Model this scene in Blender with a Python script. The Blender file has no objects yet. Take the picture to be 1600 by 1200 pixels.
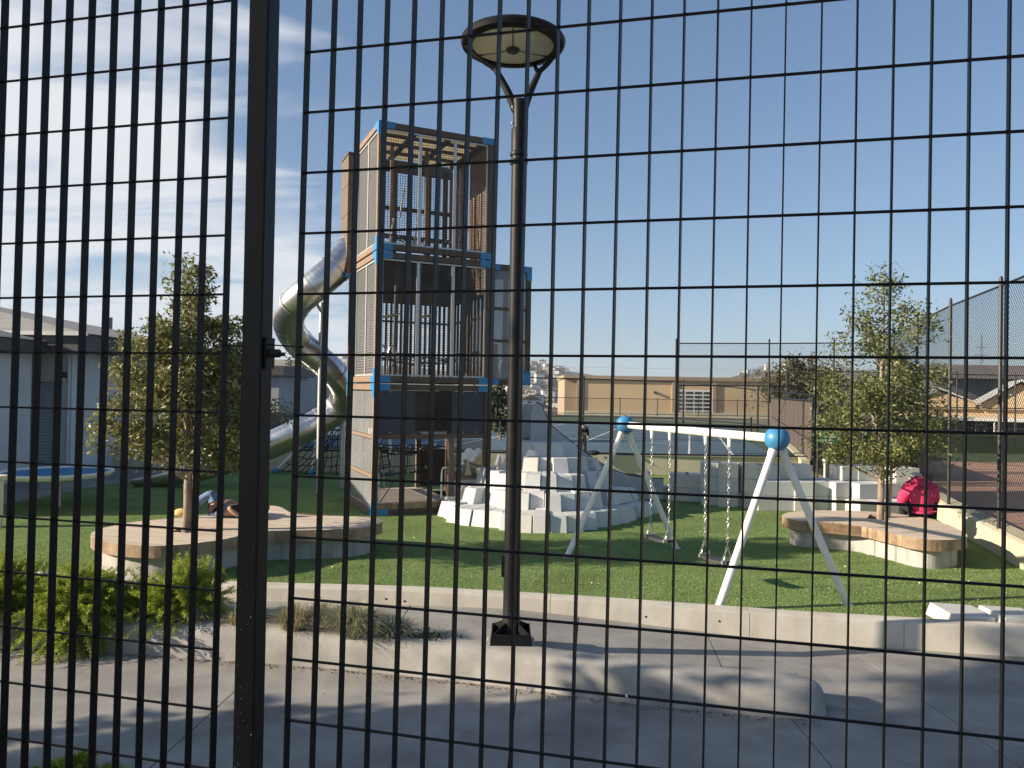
import bpy, math, random
import numpy as np
from mathutils import Vector, Matrix
random.seed(7); rng = np.random.default_rng(7)
sc = bpy.context.scene; col = sc.collection
R = math.radians
# ------------------------------------------------------------------ camera
cam_d = bpy.data.cameras.new('camera'); cam = bpy.data.objects.new('camera', cam_d); col.objects.link(cam)
cam_d.sensor_width = 36.0; cam_d.lens = 36.0*1180/1600; cam_d.clip_start = 0.05; cam_d.clip_end = 9000
PITCH = math.atan(13/1180.0); ROLL = 0.0165
fw = Vector((0, math.cos(PITCH), math.sin(PITCH))); up0 = Vector((0, -math.sin(PITCH), math.cos(PITCH))); r0 = Vector((1, 0, 0))
rt = r0*math.cos(ROLL)+up0*math.sin(ROLL); upv = up0*math.cos(ROLL)-r0*math.sin(ROLL)
cam.matrix_world = Matrix(((rt.x, upv.x, -fw.x, 0), (rt.y, upv.y, -fw.y, 0), (rt.z, upv.z, -fw.z, 2.7), (0, 0, 0, 1)))
sc.camera = cam
sc.render.resolution_x = 1024; sc.render.resolution_y = 768
# ------------------------------------------------------------------ world, sun, exposure
SUN_EL = R(20.0); SH = R(11)            # shadows run along +X, turned 11 degrees away from the viewer
S = Vector((-math.cos(SUN_EL)*math.cos(SH), -math.cos(SUN_EL)*math.sin(SH), math.sin(SUN_EL)))
world = bpy.data.worlds.new('World'); sc.world = world; world.use_nodes = True
wn = world.node_tree.nodes; wl = world.node_tree.links; wn.clear()
wo = wn.new('ShaderNodeOutputWorld'); bg = wn.new('ShaderNodeBackground'); sky = wn.new('ShaderNodeTexSky')
sky.sky_type = 'NISHITA'; sky.sun_disc = False; sky.sun_elevation = SUN_EL
sky.sun_rotation = math.atan2(S.x, S.y); sky.air_density = 1.0; sky.dust_density = 0.15; sky.ozone_density = 2.2; sky.altitude = 50
bg.inputs['Strength'].default_value = 0.076
tc = wn.new('ShaderNodeTexCoord'); sep = wn.new('ShaderNodeSeparateXYZ'); wl.new(tc.outputs['Generated'], sep.inputs[0])
def wmath(op, a, b=None, clamp=False):
    n = wn.new('ShaderNodeMath'); n.operation = op; n.use_clamp = clamp
    for i, v in enumerate((a, b)):
        if v is None: continue
        if isinstance(v, (int, float)): n.inputs[i].default_value = v
        else: wl.new(v, n.inputs[i])
    return n.outputs[0]
# high thin cloud deck: project the view direction on to a plane overhead
zc = wmath('MAXIMUM', sep.outputs[2], 0.02); zc = wmath('ADD', zc, 0.12)
cx = wmath('DIVIDE', sep.outputs[0], zc); cy = wmath('DIVIDE', sep.outputs[1], zc)
cmb = wn.new('ShaderNodeCombineXYZ'); wl.new(cx, cmb.inputs[0]); wl.new(cy, cmb.inputs[1])
mp = wn.new('ShaderNodeMapping'); mp.inputs['Rotation'].default_value = (0, 0, R(35)); mp.inputs['Scale'].default_value = (0.55, 1.15, 1); mp.inputs['Location'].default_value = (0.9, 0.45, 0)
wl.new(cmb.outputs[0], mp.inputs[0])
nz = wn.new('ShaderNodeTexNoise'); nz.inputs['Scale'].default_value = 1.7; nz.inputs['Detail'].default_value = 7; nz.inputs['Roughness'].default_value = 0.52; nz.inputs['Distortion'].default_value = 0.7
wl.new(mp.outputs[0], nz.inputs['Vector'])
# the bank of cloud lies towards the left (towards the sun) and thins out to clear sky
bank = wmath('MULTIPLY_ADD', cx, -0.42); bank.node.inputs[2].default_value = -0.30
bank = wmath('MINIMUM', bank, 0.17)
dens = wmath('ADD', nz.outputs[0], bank)
rmp = wn.new('ShaderNodeValToRGB'); rmp.color_ramp.elements[0].position = 0.44; rmp.color_ramp.elements[1].position = 0.72
rmp.color_ramp.elements[0].color = (0, 0, 0, 1); rmp.color_ramp.elements[1].color = (0.9, 0.9, 0.9, 1); rmp.color_ramp.interpolation = 'EASE'
wl.new(dens, rmp.inputs[0])
mixc = wn.new('ShaderNodeMix'); mixc.data_type = 'RGBA'; wl.new(rmp.outputs[0], mixc.inputs[0]); gm = wn.new('ShaderNodeGamma'); gm.inputs[1].default_value = 0.7; wl.new(sky.outputs[0], gm.inputs[0])
gr = wn.new('ShaderNodeMix'); gr.data_type = 'RGBA'; gr.blend_type = 'MULTIPLY'; gr.inputs[0].default_value = 1.0; wl.new(gm.outputs[0], gr.inputs[6]); gr.inputs[7].default_value = (1.10, 1.26, 1.47, 1)
wl.new(gr.outputs[2], mixc.inputs[6])
mixc.inputs[7].default_value = (6.0, 6.1, 6.25, 1)
hz = wmath('MULTIPLY', wmath('POWER', wmath('SUBTRACT', 1.0, wmath('MAXIMUM', sep.outputs[2], 0.0)), 8.0), 0.6)
mixh = wn.new('ShaderNodeMix'); mixh.data_type = 'RGBA'; wl.new(hz, mixh.inputs[0]); wl.new(mixc.outputs[2], mixh.inputs[6]); mixh.inputs[7].default_value = (3.1, 3.95, 5.05, 1)
wl.new(mixh.outputs[2], bg.inputs['Color']); wl.new(bg.outputs[0], wo.inputs[0])
sd = bpy.data.lights.new('sun', 'SUN'); sd.energy = 5.0; sd.angle = R(0.53); sd.color = (1.0, 0.86, 0.68)
sun = bpy.data.objects.new('sun', sd); col.objects.link(sun); sun.rotation_euler = (-S).to_track_quat('-Z', 'Y').to_euler(); sun.location = S*60
sc.view_settings.view_transform = 'Standard'; sc.view_settings.look = 'None'; sc.view_settings.gamma = 1; sc.view_settings.exposure = 0.93
sc.view_settings.use_curve_mapping = False
# ------------------------------------------------------------------ materials
MATS = {}
def pm(name, c1, rough=0.6, c2=None, scale=6.0, detail=5, metal=0.0, bump=0.0, bscale=None, spec=0.5, stretch=(1, 1, 1), island=0.0, streak=None, trans=0.0, alpha=1.0, coat=0.0, contrast=(0.35, 0.65), transl=0.0):
    m = bpy.data.materials.new(name); m.use_nodes = True; nt = m.node_tree; b = nt.nodes['Principled BSDF']
    b.inputs['Roughness'].default_value = rough; b.inputs['Metallic'].default_value = metal
    b.inputs['Specular IOR Level'].default_value = spec; b.inputs['Transmission Weight'].default_value = trans; b.inputs['Alpha'].default_value = alpha
    b.inputs['Coat Weight'].default_value = coat
    tcn = nt.nodes.new('ShaderNodeTexCoord'); mpn = nt.nodes.new('ShaderNodeMapping'); mpn.inputs['Scale'].default_value = stretch
    nt.links.new(tcn.outputs['Object'], mpn.inputs[0])
    colout = None
    if c2 is not None:
        n = nt.nodes.new('ShaderNodeTexNoise'); n.inputs['Scale'].default_value = scale; n.inputs['Detail'].default_value = detail; n.inputs['Roughness'].default_value = 0.62
        nt.links.new(mpn.outputs[0], n.inputs['Vector'])
        r = nt.nodes.new('ShaderNodeValToRGB'); r.color_ramp.elements[0].position, r.color_ramp.elements[1].position = contrast
        r.color_ramp.elements[0].color = (*c1, 1); r.color_ramp.elements[1].color = (*c2, 1)
        nt.links.new(n.outputs[0], r.inputs[0]); colout = r.outputs[0]
    if island > 0:
        g = nt.nodes.new('ShaderNodeNewGeometry'); mr = nt.nodes.new('ShaderNodeMapRange'); mr.inputs[3].default_value = 1-island; mr.inputs[4].default_value = 1+island
        nt.links.new(g.outputs['Random Per Island'], mr.inputs[0])
        mm = nt.nodes.new('ShaderNodeVectorMath'); mm.operation = 'SCALE'
        if colout is None: mm.inputs[0].default_value = c1
        else: nt.links.new(colout, mm.inputs[0])
        nt.links.new(mr.outputs[0], mm.inputs['Scale']); colout = mm.outputs[0]
    if streak is not None:     # (colour, scale vector, amount) stains running down or dirt
        sc_, svec, amt = streak
        mp2 = nt.nodes.new('ShaderNodeMapping'); mp2.inputs['Scale'].default_value = svec; nt.links.new(tcn.outputs['Object'], mp2.inputs[0])
        n2 = nt.nodes.new('ShaderNodeTexNoise'); n2.inputs['Scale'].default_value = 1.0; n2.inputs['Detail'].default_value = 6; nt.links.new(mp2.outputs[0], n2.inputs['Vector'])
        r2 = nt.nodes.new('ShaderNodeValToRGB'); r2.color_ramp.elements[0].position = 0.47; r2.color_ramp.elements[1].position = 0.72
        r2.color_ramp.elements[0].color = (0, 0, 0, 1); r2.color_ramp.elements[1].color = (amt, amt, amt, 1)
        nt.links.new(n2.outputs[0], r2.inputs[0])
        mx = nt.nodes.new('ShaderNodeMix'); mx.data_type = 'RGBA'; nt.links.new(r2.outputs[0], mx.inputs[0])
        if colout is None: mx.inputs[6].default_value = (*c1, 1)
        else: nt.links.new(colout, mx.inputs[6])
        mx.inputs[7].default_value = (*sc_, 1); colout = mx.outputs[2]
    if colout is None: b.inputs['Base Color'].default_value = (*c1, 1)
    else: nt.links.new(colout, b.inputs['Base Color'])
    if bump > 0:
        n3 = nt.nodes.new('ShaderNodeTexNoise'); n3.inputs['Scale'].default_value = bscale or scale*4; n3.inputs['Detail'].default_value = 6; nt.links.new(mpn.outputs[0], n3.inputs['Vector'])
        bn = nt.nodes.new('ShaderNodeBump'); bn.inputs['Strength'].default_value = bump; bn.inputs['Distance'].default_value = 0.02
        nt.links.new(n3.outputs[0], bn.inputs['Height']); nt.links.new(bn.outputs[0], b.inputs['Normal'])
    if transl > 0:
        tr = nt.nodes.new('ShaderNodeBsdfTranslucent'); mxs = nt.nodes.new('ShaderNodeMixShader'); mxs.inputs[0].default_value = transl
        if colout is None: tr.inputs[0].default_value = (*c1, 1)
        else: nt.links.new(colout, tr.inputs[0])
        nt.links.new(b.outputs[0], mxs.inputs[1]); nt.links.new(tr.outputs[0], mxs.inputs[2]); nt.links.new(mxs.outputs[0], nt.nodes['Material Output'].inputs[0])
    MATS[name] = m; return m
pm('fence_black', (0.003, 0.0028, 0.003), 0.45, (0.006, 0.0055, 0.0055), 9, bump=0.05, bscale=120, spec=0.28, streak=((0.012, 0.010, 0.009), (7, 7, 2.2), 0.35))
pm('lamp_black', (0.006, 0.006, 0.007), 0.5, (0.010, 0.010, 0.011), 12, spec=0.22)
pm('pole_black', (0.012, 0.012, 0.012), 0.5)
pm('speck', (0.7, 0.7, 0.66), 0.8)
pm('pavement', (0.25, 0.238, 0.22), 0.9, (0.34, 0.325, 0.30), 2.6, detail=12, bump=0.35, bscale=90, spec=0.25, streak=((0.165, 0.155, 0.14), (0.7, 1.3, 0.9), 0.8))
pm('joint', (0.09, 0.085, 0.08), 0.95)
pm('kerb', (0.30, 0.285, 0.26), 0.85, (0.40, 0.38, 0.345), 3.2, bump=0.16, bscale=70, streak=((0.15, 0.14, 0.13), (2.6, 2.6, 1.5), 0.55))
pm('wall_concrete', (0.47, 0.44, 0.37), 0.85, (0.56, 0.52, 0.44), 3.0, bump=0.10, bscale=40, streak=((0.34, 0.31, 0.26), (3.5, 3.5, 1.1), 0.5))
pm('bench_concrete', (0.36, 0.345, 0.32), 0.85, (0.46, 0.44, 0.41), 2.4, bump=0.2, bscale=60, streak=((0.24, 0.23, 0.22), (7, 7, 0.5), 0.7))
pm('hole', (0.02, 0.02, 0.02), 0.9)
pm('turf', (0.14, 0.215, 0.066), 0.9, (0.19, 0.265, 0.09), 1.6, bump=0.5, bscale=220, spec=0.15, streak=((0.095, 0.125, 0.045), (.55, .8, 1), 0.6))
pm('blade', (0.20, 0.285, 0.10), 0.8, (0.26, 0.345, 0.135), 1.2, island=0.35, spec=0.15, transl=0.25, streak=((0.15, 0.185, 0.07), (.55, .8, 1), 0.6))
pm('deck_top', (0.56, 0.465, 0.36), 0.8, (0.66, 0.56, 0.445), 5, stretch=(1, 12, 1), bump=0.15, bscale=30, streak=((0.33, 0.28, 0.23), (1.2, 9, 1), 0.5))
pm('deck_edge', (0.27, 0.175, 0.10), 0.75, (0.40, 0.29, 0.19), 7, bump=0.15, bscale=40, streak=((0.1, 0.06, 0.035), (6, 6, 3), 0.7))
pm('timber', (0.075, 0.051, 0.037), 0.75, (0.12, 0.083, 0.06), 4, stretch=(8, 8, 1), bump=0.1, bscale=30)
pm('timber_lit', (0.185, 0.122, 0.082), 0.75, (0.275, 0.19, 0.13), 4, stretch=(8, 8, 1), bump=0.1, bscale=30)  # paler copy of timber, with the sunlit look put into its colour
pm('timber_box', (0.105, 0.075, 0.056), 0.75, (0.165, 0.122, 0.09), 4, stretch=(8, 8, 1), bump=0.1, bscale=30)
pm('cream_panel', (0.66, 0.58, 0.42), 0.7, (0.72, 0.64, 0.47), 4)
pm('skylight', (0.74, 0.66, 0.48), 0.5, (0.8, 0.72, 0.54), 4, transl=0.75)
pm('blue', (0.03, 0.19, 0.40), 0.45, (0.04, 0.22, 0.44), 5)
pm('ball_blue', (0.035, 0.19, 0.38), 0.42, (0.055, 0.235, 0.43), 6, streak=((0.15, 0.27, 0.40), (9, 9, 9), 0.35))
pm('slate', (0.028, 0.034, 0.048), 0.45, (0.036, 0.042, 0.058), 3)
pm('grey_panel', (0.30, 0.30, 0.31), 0.5, (0.38, 0.38, 0.385), 3)
pm('galv', (0.47, 0.48, 0.49), 0.5, (0.55, 0.56, 0.57), 20, metal=0.25)
pm('mesh_wire', (0.09, 0.09, 0.09), 0.5, metal=0.3)
pm('mesh_pale', (0.36, 0.355, 0.345), 0.55)
pm('plexi', (0.32, 0.33, 0.34), 0.25, (0.38, 0.39, 0.40), 1.6, alpha=0.42, spec=0.5)
pm('plexi_clear', (0.03, 0.03, 0.035), 0.12, alpha=0.35, spec=0.4)
pm('print_white', (0.66, 0.67, 0.69), 0.6, (0.5, 0.51, 0.54), 14)
pm('print_tan', (0.42, 0.33, 0.2), 0.6)
pm('rope', (0.018, 0.018, 0.02), 0.85)
pm('clip', (0.55, 0.55, 0.53), 0.5)
pm('steel', (0.58, 0.57, 0.555), 0.29, (0.68, 0.67, 0.65), 2.5, metal=1.0, bump=0.03, bscale=8, streak=((0.45, 0.43, 0.40), (3, 3, 3), 0.6))
pm('steel_rough', (0.52, 0.52, 0.51), 0.4, (0.6, 0.6, 0.59), 9, metal=0.9)
pm('swing_white', (0.74, 0.72, 0.67), 0.4, (0.80, 0.78, 0.73), 5)
pm('chain', (0.5, 0.49, 0.46), 0.4, metal=0.8)
pm('rubber', (0.03, 0.03, 0.033), 0.6, (0.05, 0.05, 0.052), 14)
for i, (a, b) in enumerate([((0.55, 0.53, 0.485), (0.61, 0.59, 0.54)), ((0.50, 0.525, 0.52), (0.56, 0.585, 0.575)), ((0.46, 0.50, 0.47), (0.52, 0.56, 0.525)), ((0.53, 0.515, 0.525), (0.59, 0.575, 0.58))]):
    pm('block%d' % i, a, 0.7, b, 3, bump=0.06, bscale=40, streak=((0.46, 0.44, 0.40), (4, 4, 2), 0.35))
pm('slide_grey', (0.37, 0.39, 0.41), 0.5, (0.43, 0.45, 0.47), 3)
pm('dark_trim', (0.06, 0.06, 0.065), 0.6)
pm('bark', (0.19, 0.14, 0.10), 0.9, (0.33, 0.26, 0.19), 14, stretch=(1, 1, 0.4), bump=0.6, bscale=30)
pm('stake', (0.36, 0.27, 0.18), 0.85, (0.45, 0.35, 0.25), 6, stretch=(6, 6, 1))
pm('leaf_olive', (0.13, 0.14, 0.045), 0.5, (0.26, 0.255, 0.09), 1.4, island=0.45, transl=0.28)
pm('leaf_green', (0.085, 0.11, 0.035), 0.5, (0.18, 0.195, 0.065), 1.4, island=0.45, transl=0.28)
pm('leaf_brown', (0.075, 0.07, 0.03), 0.65, (0.125, 0.11, 0.05), 0.5, island=0.4, transl=0.2)
pm('leaf_dark', (0.03, 0.045, 0.018), 0.65, (0.06, 0.075, 0.03), 0.5, island=0.4)
pm('core_dark', (0.02, 0.026, 0.012), 0.95)
pm('juniper', (0.20, 0.27, 0.028), 0.65, (0.40, 0.45, 0.065), 4, island=0.4, transl=0.35)
pm('fescue', (0.27, 0.25, 0.13), 0.7, (0.44, 0.40, 0.24), 3, island=0.4, transl=0.25)
pm('fescue_blue', (0.16, 0.21, 0.18), 0.7, (0.27, 0.32, 0.26), 3, island=0.4, transl=0.2)
pm('dry_leaf', (0.5, 0.42, 0.2), 0.8, (0.62, 0.56, 0.38), 9)
pm('litter', (0.14, 0.085, 0.045), 0.9, (0.24, 0.17, 0.1), 20, island=0.4)
pm('soil', (0.05, 0.04, 0.032), 0.95, (0.085, 0.07, 0.055), 6, bump=0.6, bscale=30)
pm('bldg_white', (0.52, 0.54, 0.55), 0.7, (0.58, 0.60, 0.61), 1.5, streak=((0.42, 0.43, 0.43), (2, 2, 0.5), 0.3))
pm('shutter', (0.48, 0.52, 0.56), 0.5, (0.53, 0.57, 0.61), 2)
pm('roof_grey', (0.24, 0.23, 0.215), 0.85, (0.33, 0.315, 0.295), 2.5, bump=0.3, bscale=20)
pm('fascia', (0.07, 0.068, 0.068), 0.6)
pm('wall_grey', (0.30, 0.30, 0.30), 0.85, (0.37, 0.365, 0.36), 0.6)
pm('wall_greydark', (0.15, 0.15, 0.155), 0.85, (0.2, 0.2, 0.2), 0.8)
pm('cream_wall', (0.50, 0.46, 0.32), 0.85, (0.57, 0.53, 0.385), 1.2, streak=((0.4, 0.37, 0.27), (1.5, 1.5, 1), 0.4))
pm('court_green', (0.075, 0.105, 0.075), 0.95, (0.095, 0.13, 0.09), 0.35, spec=0.05)
pm('court_blue', (0.085, 0.135, 0.175), 0.95, (0.11, 0.16, 0.2), 0.35, spec=0.05)
pm('white_paint', (0.72, 0.72, 0.70), 0.7)
pm('dirt', (0.40, 0.225, 0.145), 0.95, (0.48, 0.285, 0.195), 0.35, bump=0.2, bscale=9)
pm('field_grass', (0.04, 0.065, 0.02), 0.95, (0.07, 0.1, 0.035), 0.6)
pm('scrub', (0.11, 0.11, 0.07), 0.95, (0.19, 0.175, 0.12), 0.02)
pm('tan_stucco', (0.53, 0.395, 0.24), 0.85, (0.58, 0.435, 0.27), 0.25, streak=((0.46, 0.345, 0.215), (0.5, 0.5, 0.2), 0.4))
pm('tan_trim', (0.34, 0.26, 0.18), 0.8)
pm('glass_dark', (0.035, 0.042, 0.05), 0.12, spec=0.7)
pm('window_white', (0.72, 0.71, 0.68), 0.6)
pm('roof_pale', (0.5, 0.5, 0.48), 0.6, (0.58, 0.58, 0.56), 0.6)
pm('screen', (0.075, 0.058, 0.048), 0.9, (0.11, 0.088, 0.072), 2, stretch=(6, 6, 0.4))
pm('green_sign', (0.02, 0.24, 0.13), 0.5)
pm('skin_tone', (0.46, 0.28, 0.19), 0.55)
pm('jeans', (0.10, 0.17, 0.30), 0.85, (0.16, 0.25, 0.40), 9, bump=0.2, bscale=30)
pm('black_cloth', (0.012, 0.012, 0.014), 0.85)
pm('pink_cloth', (0.50, 0.028, 0.10), 0.75, (0.58, 0.04, 0.13), 6, bump=0.25, bscale=14)
pm('yellow_shoe', (0.62, 0.44, 0.16), 0.7)
pm('grey_cloth', (0.16, 0.12, 0.105), 0.85)
pm('navy_cloth', (0.022, 0.022, 0.03), 0.85)
pm('hair_dark', (0.02, 0.015, 0.012), 0.6)
pm('cap_white', (0.65, 0.63, 0.6), 0.7)
pm('bulb_glass', (0.50, 0.48, 0.37), 0.35, (0.58, 0.56, 0.44), 5, transl=0.4)
for i, c in enumerate([(0.62, 0.61, 0.58), (0.5, 0.46, 0.4), (0.42, 0.42, 0.43), (0.58, 0.53, 0.44), (0.36, 0.3, 0.26), (0.52, 0.55, 0.58)]): pm('house%d' % i, c, 0.8)
pm('hroof', (0.14, 0.12, 0.11), 0.85, (0.23, 0.2, 0.18), 0.1)
# ------------------------------------------------------------------ mesh helpers
class MB:
    def __init__(s): s.v = []; s.f = []; s.mi = []
    def add(s, vs, fs, mi=0):
        o = len(s.v); s.v += [tuple(p) for p in vs]; s.f += [tuple(i+o for i in f) for f in fs]; s.mi += [mi]*len(fs); return s
    def box(s, x0, x1, y0, y1, z0, z1, mi=0):
        vs = [(x0, y0, z0), (x1, y0, z0), (x1, y1, z0), (x0, y1, z0), (x0, y0, z1), (x1, y0, z1), (x1, y1, z1), (x0, y1, z1)]
        return s.add(vs, [(3, 2, 1, 0), (4, 5, 6, 7), (0, 1, 5, 4), (1, 2, 6, 5), (2, 3, 7, 6), (3, 0, 4, 7)], mi)
    def prism(s, poly, z0, z1, mi=0, side=None):       # poly in xy, counter-clockwise
        n = len(poly); a = sum(poly[i][0]*poly[(i+1) % n][1]-poly[(i+1) % n][0]*poly[i][1] for i in range(n))
        if a < 0: poly = poly[::-1]
        vs = [(x, y, z0) for x, y in poly]+[(x, y, z1) for x, y in poly]
        s.add(vs, [tuple(range(n-1, -1, -1)), tuple(range(n, 2*n))], mi)
        o = len(s.v)-2*n; k = mi if side is None else side
        for i in range(n):
            j = (i+1) % n; s.f.append((o+i, o+j, o+n+j, o+n+i)); s.mi.append(k)
        return s
    def extr(s, pts, d, mi=0):                          # planar polygon pts (3d) extruded by vector d
        n = len(pts); d = Vector(d); a = [Vector(p) for p in pts]; b = [p+d for p in a]
        fs = [tuple(range(n-1, -1, -1)), tuple(range(n, 2*n))]+[(i, (i+1) % n, n+(i+1) % n, n+i) for i in range(n)]
        return s.add(a+b, fs, mi)
    def bar(s, p, q, w, h=None, upd=(0, 0, 1), mi=0):   # rectangular bar between two points
        p = Vector(p); q = Vector(q); h = h or w; d = (q-p).normalized(); u_ = Vector(upd)
        if abs(d.dot(u_)) > 0.98: u_ = Vector((1, 0, 0))
        x = d.cross(u_).normalized()*(w/2); y = x.cross(d).normalized()*(h/2)
        vs = [p-x-y, p+x-y, p+x+y, p-x+y, q-x-y, q+x-y, q+x+y, q-x+y]
        return s.add(vs, [(3, 2, 1, 0), (4, 5, 6, 7), (0, 1, 5, 4), (1, 2, 6, 5), (2, 3, 7, 6), (3, 0, 4, 7)], mi)
    def tube(s, pts, r, n=8, cap=True, mi=0, up=(0, 0, 1)):
        pts = [Vector(p) for p in pts]; m = len(pts); rs = r if isinstance(r, (list, tuple)) else [r]*m; vs = []; px = None
        for i in range(m):
            t = (pts[min(i+1, m-1)]-pts[max(i-1, 0)]).normalized()
            if px is None:
                u_ = Vector(up)
                if abs(t.dot(u_)) > 0.95: u_ = Vector((1, 0.1, 0))
                px = t.cross(u_).normalized()
            px = (px-t*px.dot(t)).normalized(); py = t.cross(px)
            for k in range(n):
                a = 2*math.pi*k/n; vs.append(pts[i]+(px*math.cos(a)+py*math.sin(a))*rs[i])
        fs = [(i*n+k, i*n+(k+1) % n, (i+1)*n+(k+1) % n, (i+1)*n+k) for i in range(m-1) for k in range(n)]
        if cap: fs += [tuple(range(n-1, -1, -1)), tuple(range((m-1)*n, m*n))]
        return s.add(vs, fs, mi)
    def lathe(s, prof, c=(0, 0, 0), n=24, mi=0, cap=True):
        vs = []; m = len(prof)
        for r, z in prof:
            for k in range(n):
                a = 2*math.pi*k/n; vs.append((c[0]+r*math.cos(a), c[1]+r*math.sin(a), c[2]+z))
        fs = [(i*n+k, i*n+(k+1) % n, (i+1)*n+(k+1) % n, (i+1)*n+k) for i in range(m-1) for k in range(n)]
        if cap: fs += [tuple(range(n-1, -1, -1)), tuple(range((m-1)*n, m*n))]
        return s.add(vs, fs, mi)
    def sphere(s, c, r, n=16, m=10, sx=1, sy=1, sz=1, mi=0):
        prof = [(max(1e-4, math.sin(math.pi*i/m)), -math.cos(math.pi*i/m)) for i in range(m+1)]
        vs = []
        for a, z in prof:
            for k in range(n):
                t = 2*math.pi*k/n; vs.append((c[0]+r*sx*a*math.cos(t), c[1]+r*sy*a*math.sin(t), c[2]+r*sz*z))
        fs = [(i*n+k, i*n+(k+1) % n, (i+1)*n+(k+1) % n, (i+1)*n+k) for i in range(m) for k in range(n)]
        return s.add(vs, fs, mi)
    def build(s, name, mat, parent=None, smooth=False, bevel=0.0, loc=None):
        me = bpy.data.meshes.new(name); me.from_pydata(s.v, [], s.f)
        for m_ in (mat if isinstance(mat, (list, tuple)) else [mat]): me.materials.append(MATS[m_])
        if any(s.mi): me.polygons.foreach_set('material_index', s.mi)
        if smooth: me.polygons.foreach_set('use_smooth', [True]*len(me.polygons))
        me.update(); o = bpy.data.objects.new(name, me); col.objects.link(o)
        if parent: o.parent = parent
        if loc: o.location = loc
        if bevel > 0:
            bv = o.modifiers.new('bevel', 'BEVEL'); bv.width = bevel; bv.segments = 2; bv.limit_method = 'ANGLE'; bv.angle_limit = R(40)
        if smooth:
            es = o.modifiers.new('edges', 'EDGE_SPLIT'); es.split_angle = R(38)
        return o
def tag(o, label, cat, group=None):
    o['label'] = label; o['category'] = cat
    if group: o['group'] = group
    return o
def struct(o): o['kind'] = 'structure'; return o
def stuff(o): o['kind'] = 'stuff'; return o
def thing(name, label, cat, loc=(0, 0, 0), rz=0.0, group=None):
    o = bpy.data.objects.new(name, None); o.empty_display_size = 0.2; col.objects.link(o); o.location = loc; o.rotation_euler = (0, 0, rz)
    return tag(o, label, cat, group)
def copy_of(o, parent=None, loc=None, rz=None):
    c = o.copy(); col.objects.link(c); c.parent = parent
    if loc is not None: c.location = loc
    if rz is not None: c.rotation_euler = (0, 0, rz)
    return c
def np_mesh(name, V, F, mat, parent=None):              # V (n,3), F (m,k) numpy
    me = bpy.data.meshes.new(name); n, k = F.shape
    me.vertices.add(len(V)); me.vertices.foreach_set('co', V.astype(np.float32).ravel())
    me.loops.add(n*k); me.loops.foreach_set('vertex_index', F.astype(np.int32).ravel())
    me.polygons.add(n); me.polygons.foreach_set('loop_start', (np.arange(n)*k).astype(np.int32)); me.polygons.foreach_set('loop_total', np.full(n, k, np.int32))
    me.materials.append(MATS[mat]); me.update(calc_edges=True); o = bpy.data.objects.new(name, me); col.objects.link(o)
    if parent: o.parent = parent
    return o
def unit(n):
    d = rng.normal(size=(n, 3)); return d/np.linalg.norm(d, axis=1, keepdims=True)
def leaf_mesh(name, C, L, W, mat, parent=None, D=None):  # one pointed leaf (bent quad pair) for each centre
    n = len(C); D = unit(n) if D is None else D; X = np.cross(D, unit(n)); X /= np.linalg.norm(X, axis=1, keepdims=True); N = np.cross(D, X)
    L = np.broadcast_to(np.asarray(L).reshape(-1, 1), (n, 1)); W = np.broadcast_to(np.asarray(W).reshape(-1, 1), (n, 1))
    V = np.stack([C-D*L/2, C+X*W/2+N*W*0.18, C+D*L/2, C-X*W/2+N*W*0.18], 1).reshape(-1, 3)
    return np_mesh(name, V, np.arange(4*n).reshape(n, 4), mat, parent)
def smooth_closed(P, n=3):
    for _ in range(n):
        Q = []
        for i in range(len(P)):
            a = P[i]; b = P[(i+1) % len(P)]; Q += [(a[0]*.75+b[0]*.25, a[1]*.75+b[1]*.25), (a[0]*.25+b[0]*.75, a[1]*.25+b[1]*.75)]
        P = Q
    return P
def spline(P, n=8):                                     # Catmull-Rom through 3d points
    P = [Vector(p) for p in P]; out = []
    for i in range(len(P)-1):
        a = P[max(i-1, 0)]; b = P[i]; c = P[i+1]; d = P[min(i+2, len(P)-1)]
        for k in range(n):
            t = k/n; out.append(0.5*((2*b)+(c-a)*t+(2*a-5*b+4*c-d)*t*t+(3*b-a-3*c+d)*t**3))
    out.append(P[-1]); return out
T = 0.2      # level of the play turf
# ------------------------------------------------------------------ ground
def sheet(name, poly, z, mat):
    m = MB(); m.add([(x, y, z) for x, y in poly], [tuple(range(len(poly)))]); return struct(m.build(name, mat))
# wide terrain, falling to a valley and rising to a far hillside
xs = np.concatenate([np.linspace(-1900, -400, 10), np.linspace(-320, 320, 17), np.linspace(400, 1900, 10)])
ys = np.array([-60, -20, 0, 20, 40, 80, 116, 150, 210, 300, 420, 560, 700, 850, 1000, 1200, 1450, 1800, 2100], float)
def terr(x, y):
    z = np.interp(y, [-60, 100, 116, 150, 300, 450, 650, 900, 1200, 1500, 1900, 5000], [-0.3, -0.3, -0.6, -4, -15, -14, -4, 20, 42, 52, 40, 20])
    k = min(1.0, max(0.0, (y-250)/700)); ax = x/max(y, 1)
    z *= 1.0
    z += k*(7*math.sin(ax*23+1.0)+5*math.sin(ax*51+2.2)+12*math.exp(-((ax-0.42)/0.06)**2)-34*math.exp(-((ax-0.2)/0.10)**2))
    return z
V = [(x, y, terr(x, y)) for y in ys for x in xs]; nx = len(xs)
F = [(j*nx+i, j*nx+i+1, (j+1)*nx+i+1, (j+1)*nx+i) for j in range(len(ys)-1) for i in range(nx-1)]
g = MB(); g.add(V, F); struct(g.build('terrain', 'scrub', smooth=True))
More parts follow.
